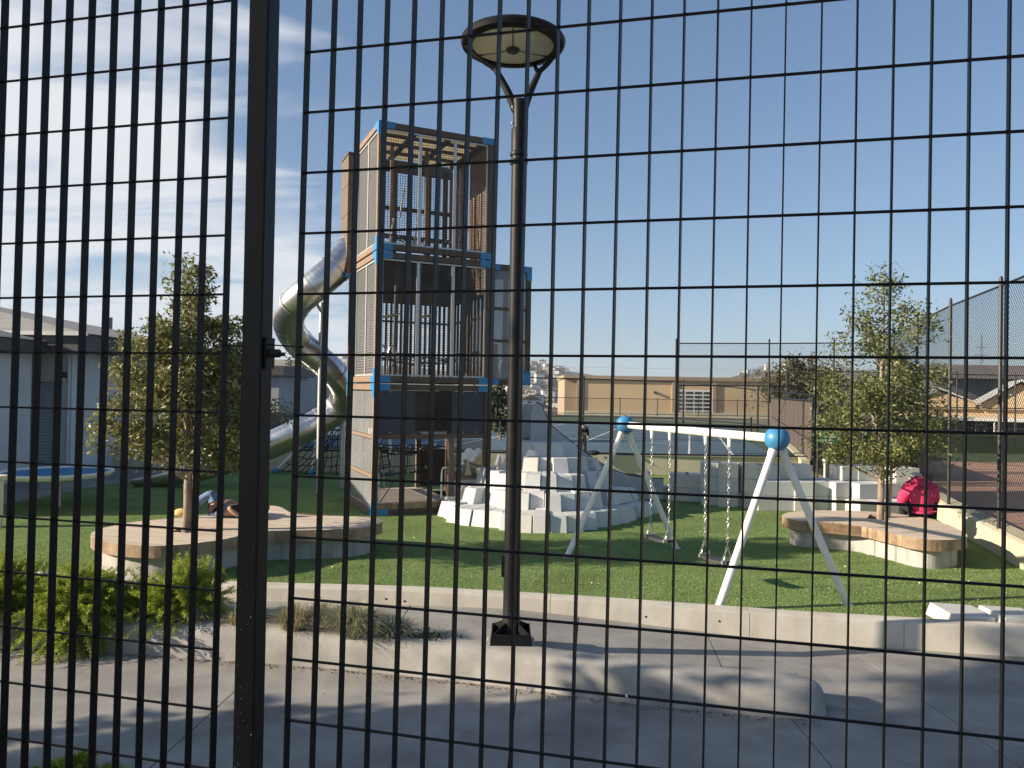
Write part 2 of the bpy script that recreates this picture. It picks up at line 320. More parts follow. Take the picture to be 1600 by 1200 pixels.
# near pavement: dark joint bed with cast concrete slabs on it
pv = struct(MB().box(-16, 16, -6, 9.2, -0.2, -0.02).build('pavement', 'joint'))
jt = [(-14, -14), (-8.6, -8.9), (-4.9, -5.3), (-2.25, -2.75), (0.2, -0.15), (2.42, 2.35), (3.62, 3.95), (6.2, 6.9), (9.5, 11), (15.9, 15.9)]
for i in range(len(jt)-1):
    (a, b), (c, d) = jt[i], jt[i+1]; g_ = 0.006
    for y0, y1 in ((-5.9, 3.2), (3.2, 9.15)):
        def xat(p, q, y): return p+(q-p)*(7.0-y)/4.5 if y < 7 else p
        MB().prism([(xat(a, b, y0)+g_, y0+g_), (xat(c, d, y0)-g_, y0+g_), (xat(c, d, y1)-g_, y1-g_), (xat(a, b, y1)+g_, y1-g_)], -0.03, 0.0).build('slab', 'pavement', pv)
# the raised path behind the kerb, ramping down to the right
def kfy(x): return float(np.interp(x, [-14, -12, -7, -5.2, -4.36, -3.48, -1.82, -.25, 1.16, 1.95, 2.52, 3.5], [8.05, 8.0, 7.86, 7.76, 7.72, 7.6, 7.37, 7.02, 6.62, 6.45, 6.37, 6.3]))
pxs = [-14, -9, -7, -5.2, -3.5, -1.8, -.25, 0.0]
m = MB(); fr_ = [(x, kfy(x)+.2, .19) for x in pxs]; bk_ = [(x, 9.9-.043*(x+14), .19) for x in pxs]; n_ = len(pxs)
m.add(fr_+bk_, [(i, i+1, n_+i+1, n_+i) for i in range(n_-1)]); m.add([(0, kfy(0)+.2, .19), (3.4, 6.6, -.05), (3.4, 9.0, -.05), (0, 9.3, .19)], [(0, 1, 2, 3)])
path = struct(m.build('path', 'joint'))
pj = [(-14, -14), (-6.2, -6.1), (-3.4, -3.3), (-1.2, -1.1), (0.62, 0.87), (2.0, 2.3), (3.25, 3.4)]
def zp(x): return 0.22 if x < 0 else 0.22*(3.1-x)/3.1
for i in range(len(pj)-1):
    (a, b), (c, d) = pj[i], pj[i+1]; g_ = 0.006
    y0 = lambda x: kfy(x)+.22
    P = [(a+g_, y0(a)), (c-g_, y0(c)), (d-g_, 9.25), (b+g_, 9.25)]
    if a < 0 < c: P = [(a+g_, y0(a)), (0, y0(0)), (c-g_, y0(c)), (d-g_, 9.25), (0, 9.25), (b+g_, 9.25)]
    m = MB(); n = len(P); m.add([(x, y, zp(x)) for x, y in P]+[(x, y, zp(x)-.05) for x, y in P], [tuple(range(n))]+[(i_, i_+n, (i_+1) % n+n, (i_+1) % n) for i_ in range(n)])
    m.build('slab', 'pavement', path)
# turf
wall_line = [(-16, 9.75), (-9, 9.5), (-5.5, 9.12), (-3.3, 8.86), (-1.2, 8.76), (0.77, 8.62), (2.2, 8.45), (3.56, 8.28), (4.6, 8.12), (5.6, 7.98), (7.4, 7.9), (9, 7.95)]
wl_s = [(p.x, p.y) for p in spline([(x, y, 0) for x, y in wall_line], 6)]
turf_poly = [(x, y+0.1) for x, y in wl_s]+[(7.35, 9.6), (7.95, 12.3), (8.9, 15.5), (10.2, 18.8), (11.5, 23.6), (4.9, 23.7), (-3.1, 23.2), (-16, 22.6)]
sheet('turf', turf_poly, T, 'turf')
# ------------------------------------------------------------------ fine turf pile
def in_poly(x, y, P):
    c = np.zeros(len(x), bool); n = len(P)
    for i in range(n):
        (x1, y1), (x2, y2) = P[i], P[(i+1) % n]
        if y1 == y2: continue
        k = ((y1 > y) != (y2 > y)) & (x < (x2-x1)*(y-y1)/(y2-y1)+x1); c ^= k
    return c
N = 260000
yy = 8.0+(rng.random(N)**1.5)*9.5; xx = rng.uniform(-1, 1, N)*(yy*0.72+0.3); k = in_poly(xx, yy, turf_poly); xx = xx[k]; yy = yy[k]; n = len(xx)
h = rng.uniform(.008, .019, n); a = rng.uniform(0, 6.28, n); w = rng.uniform(.003, .006, n); lean = rng.normal(0, .012, (n, 2))
B = np.stack([xx, yy, np.full(n, T)], 1); dx = np.stack([np.cos(a)*w, np.sin(a)*w, np.zeros(n)], 1)
Vt = np.stack([B-dx, B+dx, B+np.concatenate([lean, h[:, None]], 1)], 1).reshape(-1, 3)
stuff(tag(np_mesh('turf_pile', Vt, np.arange(3*n).reshape(n, 3), 'blade'), 'short green artificial grass pile covering the playground', 'grass'))
n = 150; yy = rng.uniform(8.6, 14, n); xx = rng.uniform(-.3, .72, n)*yy; k = in_poly(xx, yy, turf_poly); C = np.stack([xx[k], yy[k], np.full(k.sum(), T+.035)], 1)
Dl = unit(len(C)); Dl[:, 2] *= .25
stuff(tag(leaf_mesh('fallen_leaves', C, rng.uniform(.025, .05, len(C)), .022, 'dry_leaf', D=Dl), 'dry pale leaves scattered over the green turf', 'leaves'))
# ------------------------------------------------------------------ low concrete wall in front of the turf
lw = thing('low_wall', 'long curved pale concrete edge wall between path and turf', 'wall', (0, 8.7, 0))
def swept(line, z0f, z1f, wdt, name, mat, parent, bev=0.02, off=0.0):
    """wall strip along a 2d line: front face at the line, thickness wdt away from the viewer"""
    n = len(line); fr = []; bk = []
    for i, (x, y) in enumerate(line):
        a = line[max(i-1, 0)]; b = line[min(i+1, n-1)]; t = Vector((b[0]-a[0], b[1]-a[1])).normalized(); nn = Vector((-t.y, t.x))
        fr.append((x+nn.x*off, y+nn.y*off)); bk.append((x+nn.x*(wdt+off), y+nn.y*(wdt+off)))
    prof = []
    for (fx, fy), (bx, by) in zip(fr, bk):
        z0, z1 = z0f(fx), z1f(fx); k = bev/wdt; k2 = 1-k
        ix, iy = fx+(bx-fx)*k, fy+(by-fy)*k; jx, jy = fx+(bx-fx)*k2, fy+(by-fy)*k2; r3 = .3*bev
        mx, my = fx+(bx-fx)*k*.3, fy+(by-fy)*k*.3
        prof.append([(fx, fy, z0), (fx, fy, z1-bev), (mx, my, z1-r3), (ix, iy, z1), (jx, jy, z1), (bx, by, z1-bev), (bx, by, z0)])
    m = MB(); k = 7; vs = [p for pr in prof for p in pr]
    fs = [(i*k+j, (i+1)*k+j, (i+1)*k+j+1, i*k+j+1) for i in range(n-1) for j in range(k-1)]+[tuple(range(k)), tuple(range((n-1)*k+k-1, (n-1)*k-1, -1))]
    m.add(vs, fs); o = m.build(name, mat, parent, smooth=True); return o
def wtop(x): return 0.385 if x < -1 else max(0.29, 0.385-0.022*(x+1))
cuts = [0, 13, 21, 29, 38, 46, 56, len(wl_s)]
for i in range(len(cuts)-1):
    seg = wl_s[cuts[i]:cuts[i+1]+1]
    if len(seg) < 2: continue
    # a hairline expansion joint between castings
    a, b = Vector(seg[0]), Vector(seg[1]); seg[0] = tuple(a+(b-a).normalized()*.006)
    swept(seg, lambda x: -0.1, wtop, 0.24, 'wall_section', 'wall_concrete', None).parent = lw
for ch in lw.children: ch.location = (0, -8.7, 0)
for x, dz in ((-2.95, .09), (-2.2, .1), (-1.42, .1), (-1.2, .12), (1.55, .13), (2.35, .12), (-4.2, .1), (-5.6, .1)):
    y = np.interp(x, [p[0] for p in wl_s], [p[1] for p in wl_s]); z = wtop(x)-dz
    MB().tube([(x, y-8.7-.004, z), (x, y-8.7+.03, z)], .012, 8).build('tie_hole', 'hole', lw)
# ------------------------------------------------------------------ planter kerb
kf = [(-12, 8.0), (-7, 7.86), (-5.2, 7.76), (-4.36, 7.72), (-3.48, 7.6), (-1.82, 7.37), (-0.25, 7.02), (1.16, 6.62), (1.95, 6.45), (2.52, 6.37)]
ks = [Vector((p.x, p.y)) for p in spline([(x, y, 0) for x, y in kf], 6)]
m = MB(); n = len(ks); rows = []
def kz(x): return 0.30 if x < 0 else 0.30-0.018*x
for i, p in enumerate(ks):
    t = (ks[min(i+1, n-1)]-ks[max(i-1, 0)]).normalized(); nn = Vector((-t.y, t.x)); w = 0.34+0.05*max(0, min(1, p.x/2)); z = kz(p.x)
    prof = [(-.02, -.05), (0.0, .05), (.012, z-.09), (.03, z-.045), (.065, z-.015), (.11, z), (w-.06, z+.004), (w-.02, z-.02), (w, z-.06), (w, -.05)]
    rows.append([(p.x+nn.x*a+.006*math.sin(7*i), p.y+nn.y*a, b) for a, b in prof])
# rounded nose at the right-hand end
p = ks[-1]; t = (ks[-1]-ks[-2]).normalized(); nn = Vector((-t.y, t.x)); c0 = p+nn*0.195
nose = []; z = kz(2.52)
for j in range(0, 17):
    an = math.pi*j/16; d_ = nn*(-math.cos(an))+t*math.sin(an)
    nose.append([((c0+d_*(.195-a)).x, (c0+d_*(.195-a)).y, b) for a, b in ((-.02, -.05), (0, .05), (.012, z-.09), (.03, z-.045), (.065, z-.015), (.11, z), (.19, z+.002))])
k = 10; vs = [q for r_ in rows for q in r_]
fs = [(i*k+j, (i+1)*k+j, (i+1)*k+j+1, i*k+j+1) for i in range(len(rows)-1) for j in range(k-1)]
m.add(vs, fs); m.add([q for r_ in nose for q in r_], [(i*7+j, (i+1)*7+j, (i+1)*7+j+1, i*7+j+1) for i in range(16) for j in range(6)]+[tuple(i*7+6 for i in range(17))])
tag(m.build('planter_kerb', 'kerb', smooth=True), 'low rounded grey concrete kerb with blunt right end', 'kerb')
n = 900; xx = rng.uniform(-9, 2.6, n); yy = np.array([kfy(x) for x in xx])-.03-np.abs(rng.normal(0, .05, n)); C = np.stack([xx, yy, np.full(n, .006)], 1); Dl = unit(n); Dl[:, 2] *= .12
stuff(tag(leaf_mesh('leaf_litter', C, rng.uniform(.012, .04, n), .014, 'litter', D=Dl), 'brown leaf litter gathered along the foot of the kerb', 'litter'))
n = 420; xx = rng.uniform(-8, 9, n); yy = rng.uniform(3.4, 8.6, n); C = np.stack([xx, yy, np.array([.008 if yy[i] < kfy(xx[i])-.1 or xx[i] > 3.2 else max(zp(xx[i]), 0)+.008 for i in range(n)])], 1); Dl = unit(n); Dl[:, 2] *= .12
stuff(tag(leaf_mesh('paving_debris', C, rng.uniform(.006, .022, n), .009, 'litter', D=Dl), 'tiny bits of grit and leaf scattered over the paving', 'debris'))
# planter soil strip
sp = [(p.x, p.y+.3) for p in ks if p.x < -.9]; m = MB(); m.prism(sp+[(-.95, 7.75), (-2.5, 8.12), (-4.5, 8.45), (-12, 8.7)], .05, .265)
struct(m.build('planter_soil', 'soil'))
# ------------------------------------------------------------------ steel fence close to the viewer
FA = R(13.75); fn = Vector((math.sin(FA), math.cos(FA), 0)); ft = Vector((math.cos(FA), -math.sin(FA), 0)); FD = 1.2
def fp(s, z, d=0.0): return fn*(FD+d)+ft*s+Vector((0, 0, z))
BA = R(20); bd = Vector((math.sin(BA), math.cos(BA), 0)); bt = Vector((math.cos(BA), -math.sin(BA), 0))
def fence_bar(parent, s, lean, w=.0152, th=.0023):
    m = MB(); vs = []
    nseg = 7; wob = [random.gauss(0, .0004) for _ in range(nseg)]
    for i in range(nseg):
        z = 0.04+(4.1-.04)*i/(nseg-1); c = fp(s+lean*(z-2.7)+wob[i], z)
        for a, b in ((-1, -1), (1, -1), (1, 1), (-1, 1)): vs.append(c+bt*(a*th/2)+bd*(b*w/2))
    fs = [(i*4+j, i*4+(j+1) % 4, (i+1)*4+(j+1) % 4, (i+1)*4+j) for i in range(nseg-1) for j in range(4)]+[(3, 2, 1, 0), tuple(range((nseg-1)*4, nseg*4))]
    m.add(vs, fs); return m.build('vertical_bar', 'fence_black', parent)
pl = thing('gate_leaf', 'black steel gate leaf of close flat bars left of the post', 'gate')
for k in range(-4, 10): fence_bar(pl, -1.292+.0514*k, .0095)
for i in range(-25, 13):
    z = 2.7617+.1068*i; MB().tube([fp(-1.52, z), fp(-.831+.0095*(z-2.7)+.001, z)], .0023, 6).build('cross_wire', 'fence_black', pl)
pr = thing('mesh_fence', 'black steel mesh fence panel right of the gate post', 'fence')
for k in range(0, 26): fence_bar(pr, -.682+.0502*k, .0115-.0095*k/22)
for i in range(-25, 13):
    z = 2.760+.1067*i; MB().tube([fp(-.685+.0115*(z-2.7), z), fp(.60, z)], .0024, 6).build('cross_wire', 'fence_black', pr)
m = MB()
for k in range(0, 26):
    for i in range(-8, 9):
        z = 2.760+.1067*i; c = fp(-.682+.0502*k+(.0115-.0095*k/22)*(z-2.7), z, -.0015); r_ = random.uniform(.0027, .0034); m.sphere(c, r_, 6, 4, 1.1, 1.0, 1.0)
stuff(m.build('weld_blobs', 'fence_black', pr))
# little white bits of lint caught on the mesh
for s, z, wh in ((-.253, 2.2235, 'upper left'), (-.10, 2.228, 'upper right'), (-.11, 2.11, 'lower left'), (.012, 2.12, 'lower right')):
    m = MB()
    for _ in range(5): m.sphere(fp(s+random.gauss(0, .0016), z+random.gauss(0, .0016), -.004+random.gauss(0, .001)), random.uniform(.0008, .002), 7, 5)
    tag(m.build('lint_tuft', 'speck', smooth=True), 'tiny white tuft of lint on the mesh fence, '+wh+' of four', 'lint', 'lint tufts on the mesh')
gp = thing('gate_post', 'square black steel gate post with latch and white paint flecks', 'post')
m = MB(); vs = []
for z in (0.0, 4.15):
    for a, b in ((-.783, -.018), (-.744, -.018), (-.744, .02), (-.783, .02)): vs.append(fp(a+.0022*(z-2.7), z, b))
m.add(vs, [(3, 2, 1, 0), (4, 5, 6, 7), (0, 1, 5, 4), (1, 2, 6, 5), (2, 3, 7, 6), (3, 0, 4, 7)]); m.build('post_tube', 'fence_black', gp, bevel=.003)
lt = MB().bar(fp(-.741, 2.735, .004), fp(-.741, 2.79, .004), .026, .006, upd=ft).build('latch_plate', 'fence_black', gp)
MB().tube([fp(-.738, 2.762, .0), fp(-.718, 2.762, .0)], [.0075, .0075], 8).build('latch_bolt', 'fence_black', lt)
MB().tube([fp(-.718, 2.7605, 0), fp(-.708, 2.7605, 0)], [.0035, .0035], 8).build('bolt_end', 'fence_black', lt)
MB().tube([fp(-.741, 2.7775, 0), fp(-.672, 2.7735, 0)], .0014, 6).build('tie_wire', 'fence_black', gp)
MB().tube([fp(-.832, 2.776, 0), fp(-.783, 2.7755, 0)], .0014, 6).build('tie_wire', 'fence_black', gp)
for _ in range(34):
    z = 2.02+.42*random.random()**2; s = random.uniform(-.782, -.746)+.0022*(z-2.7); r = random.choice((.0004, .0005, .0006, .0011))
    MB().sphere(fp(s, z, -.0181), r, 6, 4).build('paint_fleck', 'speck', gp)
# ------------------------------------------------------------------ lamp standard
lp = thing('street_lamp', 'tall black lamp post with wide dished head on forked arms', 'lamp', (0.03, 7.36, 0.21))
LZ = .21; lp.scale = (1, 1, .972)
MB().box(-.235, .235, -.235, .235, -.1, .045).build('concrete_pad', 'kerb', lp, bevel=.012)
m = MB(); o_, i_, h0, h1 = .205, .19, .045, .2
for sx, sy in ((1, 0), (-1, 0), (0, 1), (0, -1)):
    if sx: m.extr([(sx*o_, -o_, h0), (sx*o_, o_, h0), (sx*(o_-.02), o_-.02, h1), (sx*(o_-.02), -o_+.02, h1)], (-sx*.01, 0, 0))
    else: m.extr([(-o_+.003, sy*o_, h0), (o_-.003, sy*o_, h0), (o_-.023, sy*(o_-.02), h1), (-o_+.023, sy*(o_-.02), h1)], (0, -sy*.01, 0))
m.box(-.185, .185, -.185, .185, .05, .075)
m.build('base_tray', 'lamp_black', lp)
for a in (45, 135, 225, 315):
    c, s = math.cos(R(a)), math.sin(R(a)); MB().extr([(c*.06, s*.06, .08), (c*.26, s*.26, .08), (c*.26, s*.26, .19), (c*.08, s*.08, .28)], (-s*.012, c*.012, 0)).build('gusset', 'lamp_black', lp)
for sx in (-1, 1):
    for sy in (-1, 1): MB().lathe([(.018, .075), (.018, .1), (.01, .12)], (sx*.12, sy*.06, 0), 6).build('anchor_bolt', 'galv', lp)
MB().lathe([(.10, .05), (.10, .09), (.083, .12), (.081, .6), (.074, 2.6), (.070, 4.86)], n=24).build('pole', 'lamp_black', lp, smooth=True)
MB().box(-.105, -.06, -.03, .03, .72, .93).build('access_cover', 'lamp_black', lp, bevel=.006)
MB().lathe([(.070, 4.84), (.088, 4.86), (.09, 4.89), (.074, 4.9), (.074, 4.93), (.086, 4.94), (.086, 4.97), (.076, 4.98), (.078, 5.2), (.074, 5.21)], n=24).build('collar', 'lamp_black', lp, smooth=True)
# neck splits into a fork of four tapering arms that carry the rim
HC = Vector((-.075, 0, 6.085))
MB().lathe([(.064, 5.2), (.062, 5.3), (.068, 5.42), (.075, 5.5)], n=16).build('neck', 'lamp_black', lp, smooth=True)
def rim(a, r_=.475): return (HC.x+r_*math.cos(R(a)), HC.y+r_*math.sin(R(a)), HC.z-.035)
for st, sp_, r1, r2 in (((-.035, 0, 5.40), (-.245, .0, 5.82), 183, 118), ((.035, 0, 5.40), (.19, .0, 5.80), -4, 62)):
    P = spline([st, tuple((Vector(st)*.55+Vector(sp_)*.45)+Vector((0, 0, .02))), sp_], 5); MB().tube(P, [.046-.018*i/(len(P)-1) for i in range(len(P))], 10).build('fork_stem', 'lamp_black', lp, smooth=True)
    for an in (r1, r2):
        e = rim(an); mid_ = tuple((Vector(sp_)+Vector(e))/2+Vector((0, 0, -.025))); P = spline([sp_, mid_, e], 5)
        MB().tube(P, [.029-.011*i/(len(P)-1) for i in range(len(P))], 8).build('fork_arm', 'lamp_black', lp, smooth=True)
hd = MB().lathe([(.40, -.045), (.43, -.06), (.50, -.04), (.515, 0), (.50, .03), (.43, .05), (.40, .04), (.40, -.045)], HC, 48, cap=False).build('rim', 'lamp_black', lp, smooth=True)
MB().lathe([(.41, .045), (.30, .10), (.15, .13), (.01, .14)], HC, 40, cap=False).build('dome', 'bulb_glass', lp, smooth=True)
MB().lathe([(.40, -.035), (.33, -.05), (.2, -.062), (.01, -.068)], HC, 40, cap=False).build('lens', 'bulb_glass', lp, smooth=True)
for k in range(3):
    a = R(30+120*k); MB().bar((HC.x+.07*math.cos(a), HC.y+.07*math.sin(a), HC.z-.065), (HC.x+.40*math.cos(a), HC.y+.40*math.sin(a), HC.z-.045), .01, .012).build('lens_rib', 'lamp_black', lp)
MB().lathe([(.05, -.1), (.065, -.085), (.065, -.05), (.03, -.045)], HC, 14).build('lamp_socket', 'rubber', lp, smooth=True)
for z in (5.26, 5.42): MB().tube([(-.06, -.03, z), (-.075, -.04, z)], .008, 6).build('screw', 'galv', lp)
# ------------------------------------------------------------------ timber deck benches round the trees
def clip_band(P, ax, lo, hi):
    for sgn, lim in ((1, lo), (-1, -hi)):
        Q = []
        for i in range(len(P)):
            a, b = P[i], P[(i+1) % len(P)]; da, db = sgn*a[ax]-lim, sgn*b[ax]-lim
            if da >= 0: Q.append(a)
            if (da >= 0) != (db >= 0):
                t = da/(da-db); Q.append((a[0]+(b[0]-a[0])*t, a[1]+(b[1]-a[1])*t))
        P = Q
        if len(P) < 3: return []
    return P
def runs(P, ax, mid):                                    # inside spans of a polygon along the line coordinate[ax]=mid
    o = 1-ax; X = []
    for i in range(len(P)):
        a, b = P[i], P[(i+1) % len(P)]
        if (a[ax] > mid) != (b[ax] > mid): X.append(a[o]+(b[o]-a[o])*(mid-a[ax])/(b[ax]-a[ax]))
    X.sort(); return list(zip(X[::2], X[1::2]))
def deck_bench(label, outline, ang, loc, width=.135, zt=.65, hole=None, shrink=.86):
    root = thing('deck_bench', label, 'bench', (loc[0], loc[1], T), ang)
    c, s = math.cos(-ang), math.sin(-ang)
    P = [((x-loc[0])*c-(y-loc[1])*s, (x-loc[0])*s+(y-loc[1])*c) for x, y in smooth_closed(outline, 2)]
    ymin = min(p[1] for p in P); ymax = max(p[1] for p in P); y = ymin-.02; k = 0
    while y < ymax:
        Q = clip_band(P, 1, y+.004, y+width-.004)
        sp = runs(P, 1, y+width/2)
        parts_ = [Q] if len(sp) <= 1 else []
        if len(sp) > 1:
            for a, b in sp:
                lo, hi = a-.12, b+.12; parts_.append(clip_band(clip_band(P, 1, y+.004, y+width-.004), 0, lo, hi))
        for q in parts_:
            if len(q) < 3: continue
            if hole:
                hx, hy, hr = hole; lx, ly = (hx-loc[0])*c-(hy-loc[1])*s, (hx-loc[0])*s+(hy-loc[1])*c
                if y < ly+hr and y+width > ly-hr:
                    for q2 in (clip_band(q, 0, -99, lx-hr), clip_band(q, 0, lx+hr, 99)):
                        if len(q2) >= 3: MB().prism(q2, zt-T-.165+random.uniform(-.004, .004), zt-T+random.uniform(-.003, .003), 0, 1).build('plank', ['deck_top', 'deck_edge'], root)
                    continue
            MB().prism(q, zt-T-.165+random.uniform(-.004, .004), zt-T+random.uniform(-.003, .003), 0, 1).build('plank', ['deck_top', 'deck_edge'], root)
        y += width; k += 1
    # concrete base, set in under the deck
    n = len(P); B = []
    for i in range(n):
        a, b = Vector(P[i-2]), Vector(P[(i+2) % n]); t = (b-a).normalized(); B.append((P[i][0]-t.y*.13, P[i][1]+t.x*.13))
    ar = sum(P[i][0]*P[(i+1) % n][1]-P[(i+1) % n][0]*P[i][1] for i in range(n))
    if ar < 0:
        B = [(2*P[i][0]-B[i][0], 2*P[i][1]-B[i][1]) for i in range(n)]
    MB().prism(B, -.05, zt-T-.185).build('concrete_base', 'bench_concrete', root)
    return root
LB = [(-5.73, 10.3), (-5.32, 9.95), (-5.0, 9.8), (-4.6, 9.72), (-4.28, 9.8), (-4.08, 9.98), (-3.9, 10.15), (-3.74, 10.5), (-3.6, 10.8), (-3.35, 10.93), (-3.0, 11.0), (-2.6, 11.05), (-2.25, 11.22), (-2.03, 11.5), (-1.96, 11.85), (-2.12, 12.15), (-2.5, 12.27), (-3.3, 12.25), (-3.6, 12.45), (-3.84, 12.9), (-4.04, 13.2), (-4.35, 13.25), (-4.6, 12.85), (-4.8, 12.3), (-5.1, 11.9), (-5.55, 11.6), (-5.8, 11.2), (-5.88, 10.75)]
deck_bench('kidney-shaped timber deck bench round the left tree', LB, R(-14), (-4.4, 11.0), hole=(-4.62, 10.85, .16))
RB = [(4.66, 13.05), (4.66, 12.72), (4.85, 12.5), (5.11, 12.45), (5.3, 12.38), (5.52, 12.26), (5.67, 12.0), (5.79, 11.58), (5.9, 11.22), (6.1, 11.03), (6.41, 11.03), (6.77, 11.22), (6.97, 11.5), (7.07, 11.85), (7.19, 12.38), (7.22, 12.89), (7.08, 13.3), (6.69, 13.7), (6.08, 13.78), (5.47, 13.72), (4.96, 13.47)]
deck_bench('kidney-shaped timber deck bench round the right tree', RB, R(-30), (6.0, 12.4), hole=(6.36, 13.05, .16))
# ------------------------------------------------------------------ trees
def branchy(pts_r, name, parent, mat='bark'):
    m = MB()
    for P, r0_, r1_ in pts_r:
        Q = spline(P, 4); k = len(Q); m.tube(Q, [r0_+(r1_-r0_)*i/(k-1) for i in range(k)], 7)
    return m.build(name, mat, parent, smooth=True)
def small_tree(label, base, prof, leaf, nclump, nleaf, tr=.055, lean=(0, 0), stake=None, group=None, L=.075, seed=1, spread=.15):
    """prof: list of (height, radius) of the crown"""
    global rng; rng = np.random.default_rng(seed); rr = random.Random(seed)
    root = thing('tree', label, 'tree', base, 0, group)
    hs = [p[0] for p in prof]; rs = [p[1] for p in prof]; top = hs[-1]
    trunk = spline([(0, 0, -.4), (lean[0]*.1+.015, 0, top*.2), (lean[0]*.4-.02, lean[1]*.4, top*.5), (lean[0], lean[1], top*.93)], 8)
    k = len(trunk); br = [(trunk[::1], tr, .008)]
    m = MB(); m.tube(trunk, [max(.008, tr*(1-.85*(i/(k-1))**1.2))*(1+.10*rr.uniform(-1, 1)) for i in range(k)], 10); m.build('trunk', 'bark', root, smooth=True)
    C = []; lim = []
    for i in range(nclump):
        # height weighted by crown radius
        while True:
            h_ = rr.uniform(hs[0], top); r_ = np.interp(h_, hs, rs)
            if rr.random() < (r_/max(rs))**1.3+.08: break
        an = rr.uniform(0, 6.283); q = r_*math.sqrt(rr.uniform(.12, 1.0))*(1+.16*rr.gauss(0, 1))
        fx = lean[0]*(h_/top); fy = lean[1]*(h_/top)
        c = Vector((fx+q*math.cos(an), fy+q*math.sin(an), h_)); C.append(c)
        if i % 3 == 0:
            st = Vector((fx*.8, fy*.8, max(hs[0]*.8, h_-.25-.5*q))); lim.append(([st, (st+c)/2+Vector((0, 0, -.03)), c], .016, .004))
    stuff(branchy(lim, 'limbs', root))
    C = np.array([tuple(c) for c in C]); idx = rng.integers(0, len(C), nleaf)
    size = rng.uniform(.7, 1.35, len(C))
    P = C[idx]+np.clip(rng.normal(size=(nleaf, 3)), -1.7, 1.7)*spread*size[idx][:, None]*np.array([1, 1, .8])
    D = unit(nleaf); D[:, 2] = D[:, 2]*.8+.15; D /= np.linalg.norm(D, axis=1, keepdims=True)
    Ls = rng.uniform(.6, 1.25, nleaf)*L
    leaf_mesh('crown', P, Ls, Ls*.42, leaf, root, D)
    if stake:
        for sx, sy, hh, lx in stake:
            MB().tube([(sx, sy, -.2), (sx+lx, sy, hh)], [.028, .026], 8).build('stake', 'stake', root, smooth=True)
            MB().bar((0, 0, hh*.78), (sx+lx*.78, sy, hh*.78), .012, .03).build('tree_tie', 'rubber', root)
    return root
small_tree('small olive-leaved tree growing through the left deck bench', (-4.64, 10.85, .45), [(1.12, .45), (1.35, .82), (1.7, 1.0), (2.2, .97), (2.6, .85), (2.95, .74), (3.2, .42), (3.5, .24), (3.85, .2), (4.0, .1)], 'leaf_olive', 135, 27000, tr=.075, lean=(.08, 0), stake=[(.13, -.03, 1.35, -.02)], seed=5, L=.082, spread=.125)
small_tree('slender green tree growing through the right deck bench', (6.38, 13.05, .45), [(1.05, .5), (1.3, .95), (1.8, 1.05), (2.3, .98), (2.75, .8), (3.05, .5), (3.3, .62), (3.6, .5), (3.95, .25), (4.35, .1)], 'leaf_green', 120, 15500, tr=.07, lean=(.04, 0), stake=[(.16, .02, 1.5, .06)], seed=11, L=.078, spread=.145)
def big_tree(label, base, R3, leaf, nclump, nleaf, L, trunk_h, group=None, seed=3, core=True, spread=.14):
    global rng; rng = np.random.default_rng(seed); rr = random.Random(seed)
    root = thing('tree', label, 'tree', base, 0, group); rx, ry, rz_ = R3; cz = trunk_h+rz_*.85
    MB().tube([(0, 0, -.5), (.05*rx, 0, trunk_h), (0, 0, cz)], [.09*rx, .07*rx, .03*rx], 9).build('trunk', 'bark', root, smooth=True)
    C = unit(nclump)*(rng.random((nclump, 1))**.35)*.95; C[:, 2] = np.where(C[:, 2] < 0, C[:, 2]*.75, C[:, 2])
    C = C*np.array([rx, ry, rz_])*(1+.12*rng.normal(size=(nclump, 1))); C[:, 2] += cz
    lim = [([(0, 0, trunk_h*.9), tuple(C[i]*.5+np.array([0, 0, trunk_h*.5])), tuple(C[i])], .03*rx, .006*rx) for i in range(0, nclump, 5)]
    stuff(branchy(lim, 'limbs', root))
    idx = rng.integers(0, nclump, nleaf); sz = rng.uniform(.6, 1.3, nclump)
    P = C[idx]+rng.normal(size=(nleaf, 3))*spread*rx*sz[idx][:, None]
    Ls = rng.uniform(.6, 1.3, nleaf)*L; leaf_mesh('crown', P, Ls, Ls*.5, leaf, root)
    return root
big_tree('dark bushy brown-green tree behind the screened fence', (20.9, 55, -.2), (2.95, 2.6, 2.1), 'leaf_brown', 170, 9000, .26, 1.7, seed=4)
big_tree('small dark shrub tree seen between tower and lamp post', (-.45, 30, .6), (.62, .8, 1.25), 'leaf_dark', 60, 2600, .16, .3, seed=9)
big_tree('rounded dark tree on the skyline right of the slide', (-43, 150, -4), (5, 4, 5.5), 'leaf_dark', 90, 3000, .7, 2, seed=12)
# street trees standing to the left of the view; their shade falls over the near pavement
for i, (x, y, r_, rz_, th_, sd_) in enumerate([(-9.6, 3.4, 1.25, 1.2, 2.1, 21), (-11.6, 1.3, 2.2, 2.4, 2.6, 22), (-8.2, 1.5, 1.6, 1.5, 1.3, 23), (-14.6, 2.6, 1.5, 1.3, 6.9, 24), (-13.2, -.4, 2.6, 2.9, 3.4, 25)]):
    big_tree(['leafy street tree just left of the view nearest the fence', 'taller leafy street tree left of the view', 'low leafy street tree left of the view', 'high-crowned street tree farthest left of the view', 'broad street tree behind the others left of the view'][i],
             (x, y, 0), (r_, r_, rz_), 'leaf_green', 130, 11000, .3, th_, group='street trees beside the view', seed=sd_, spread=.17)
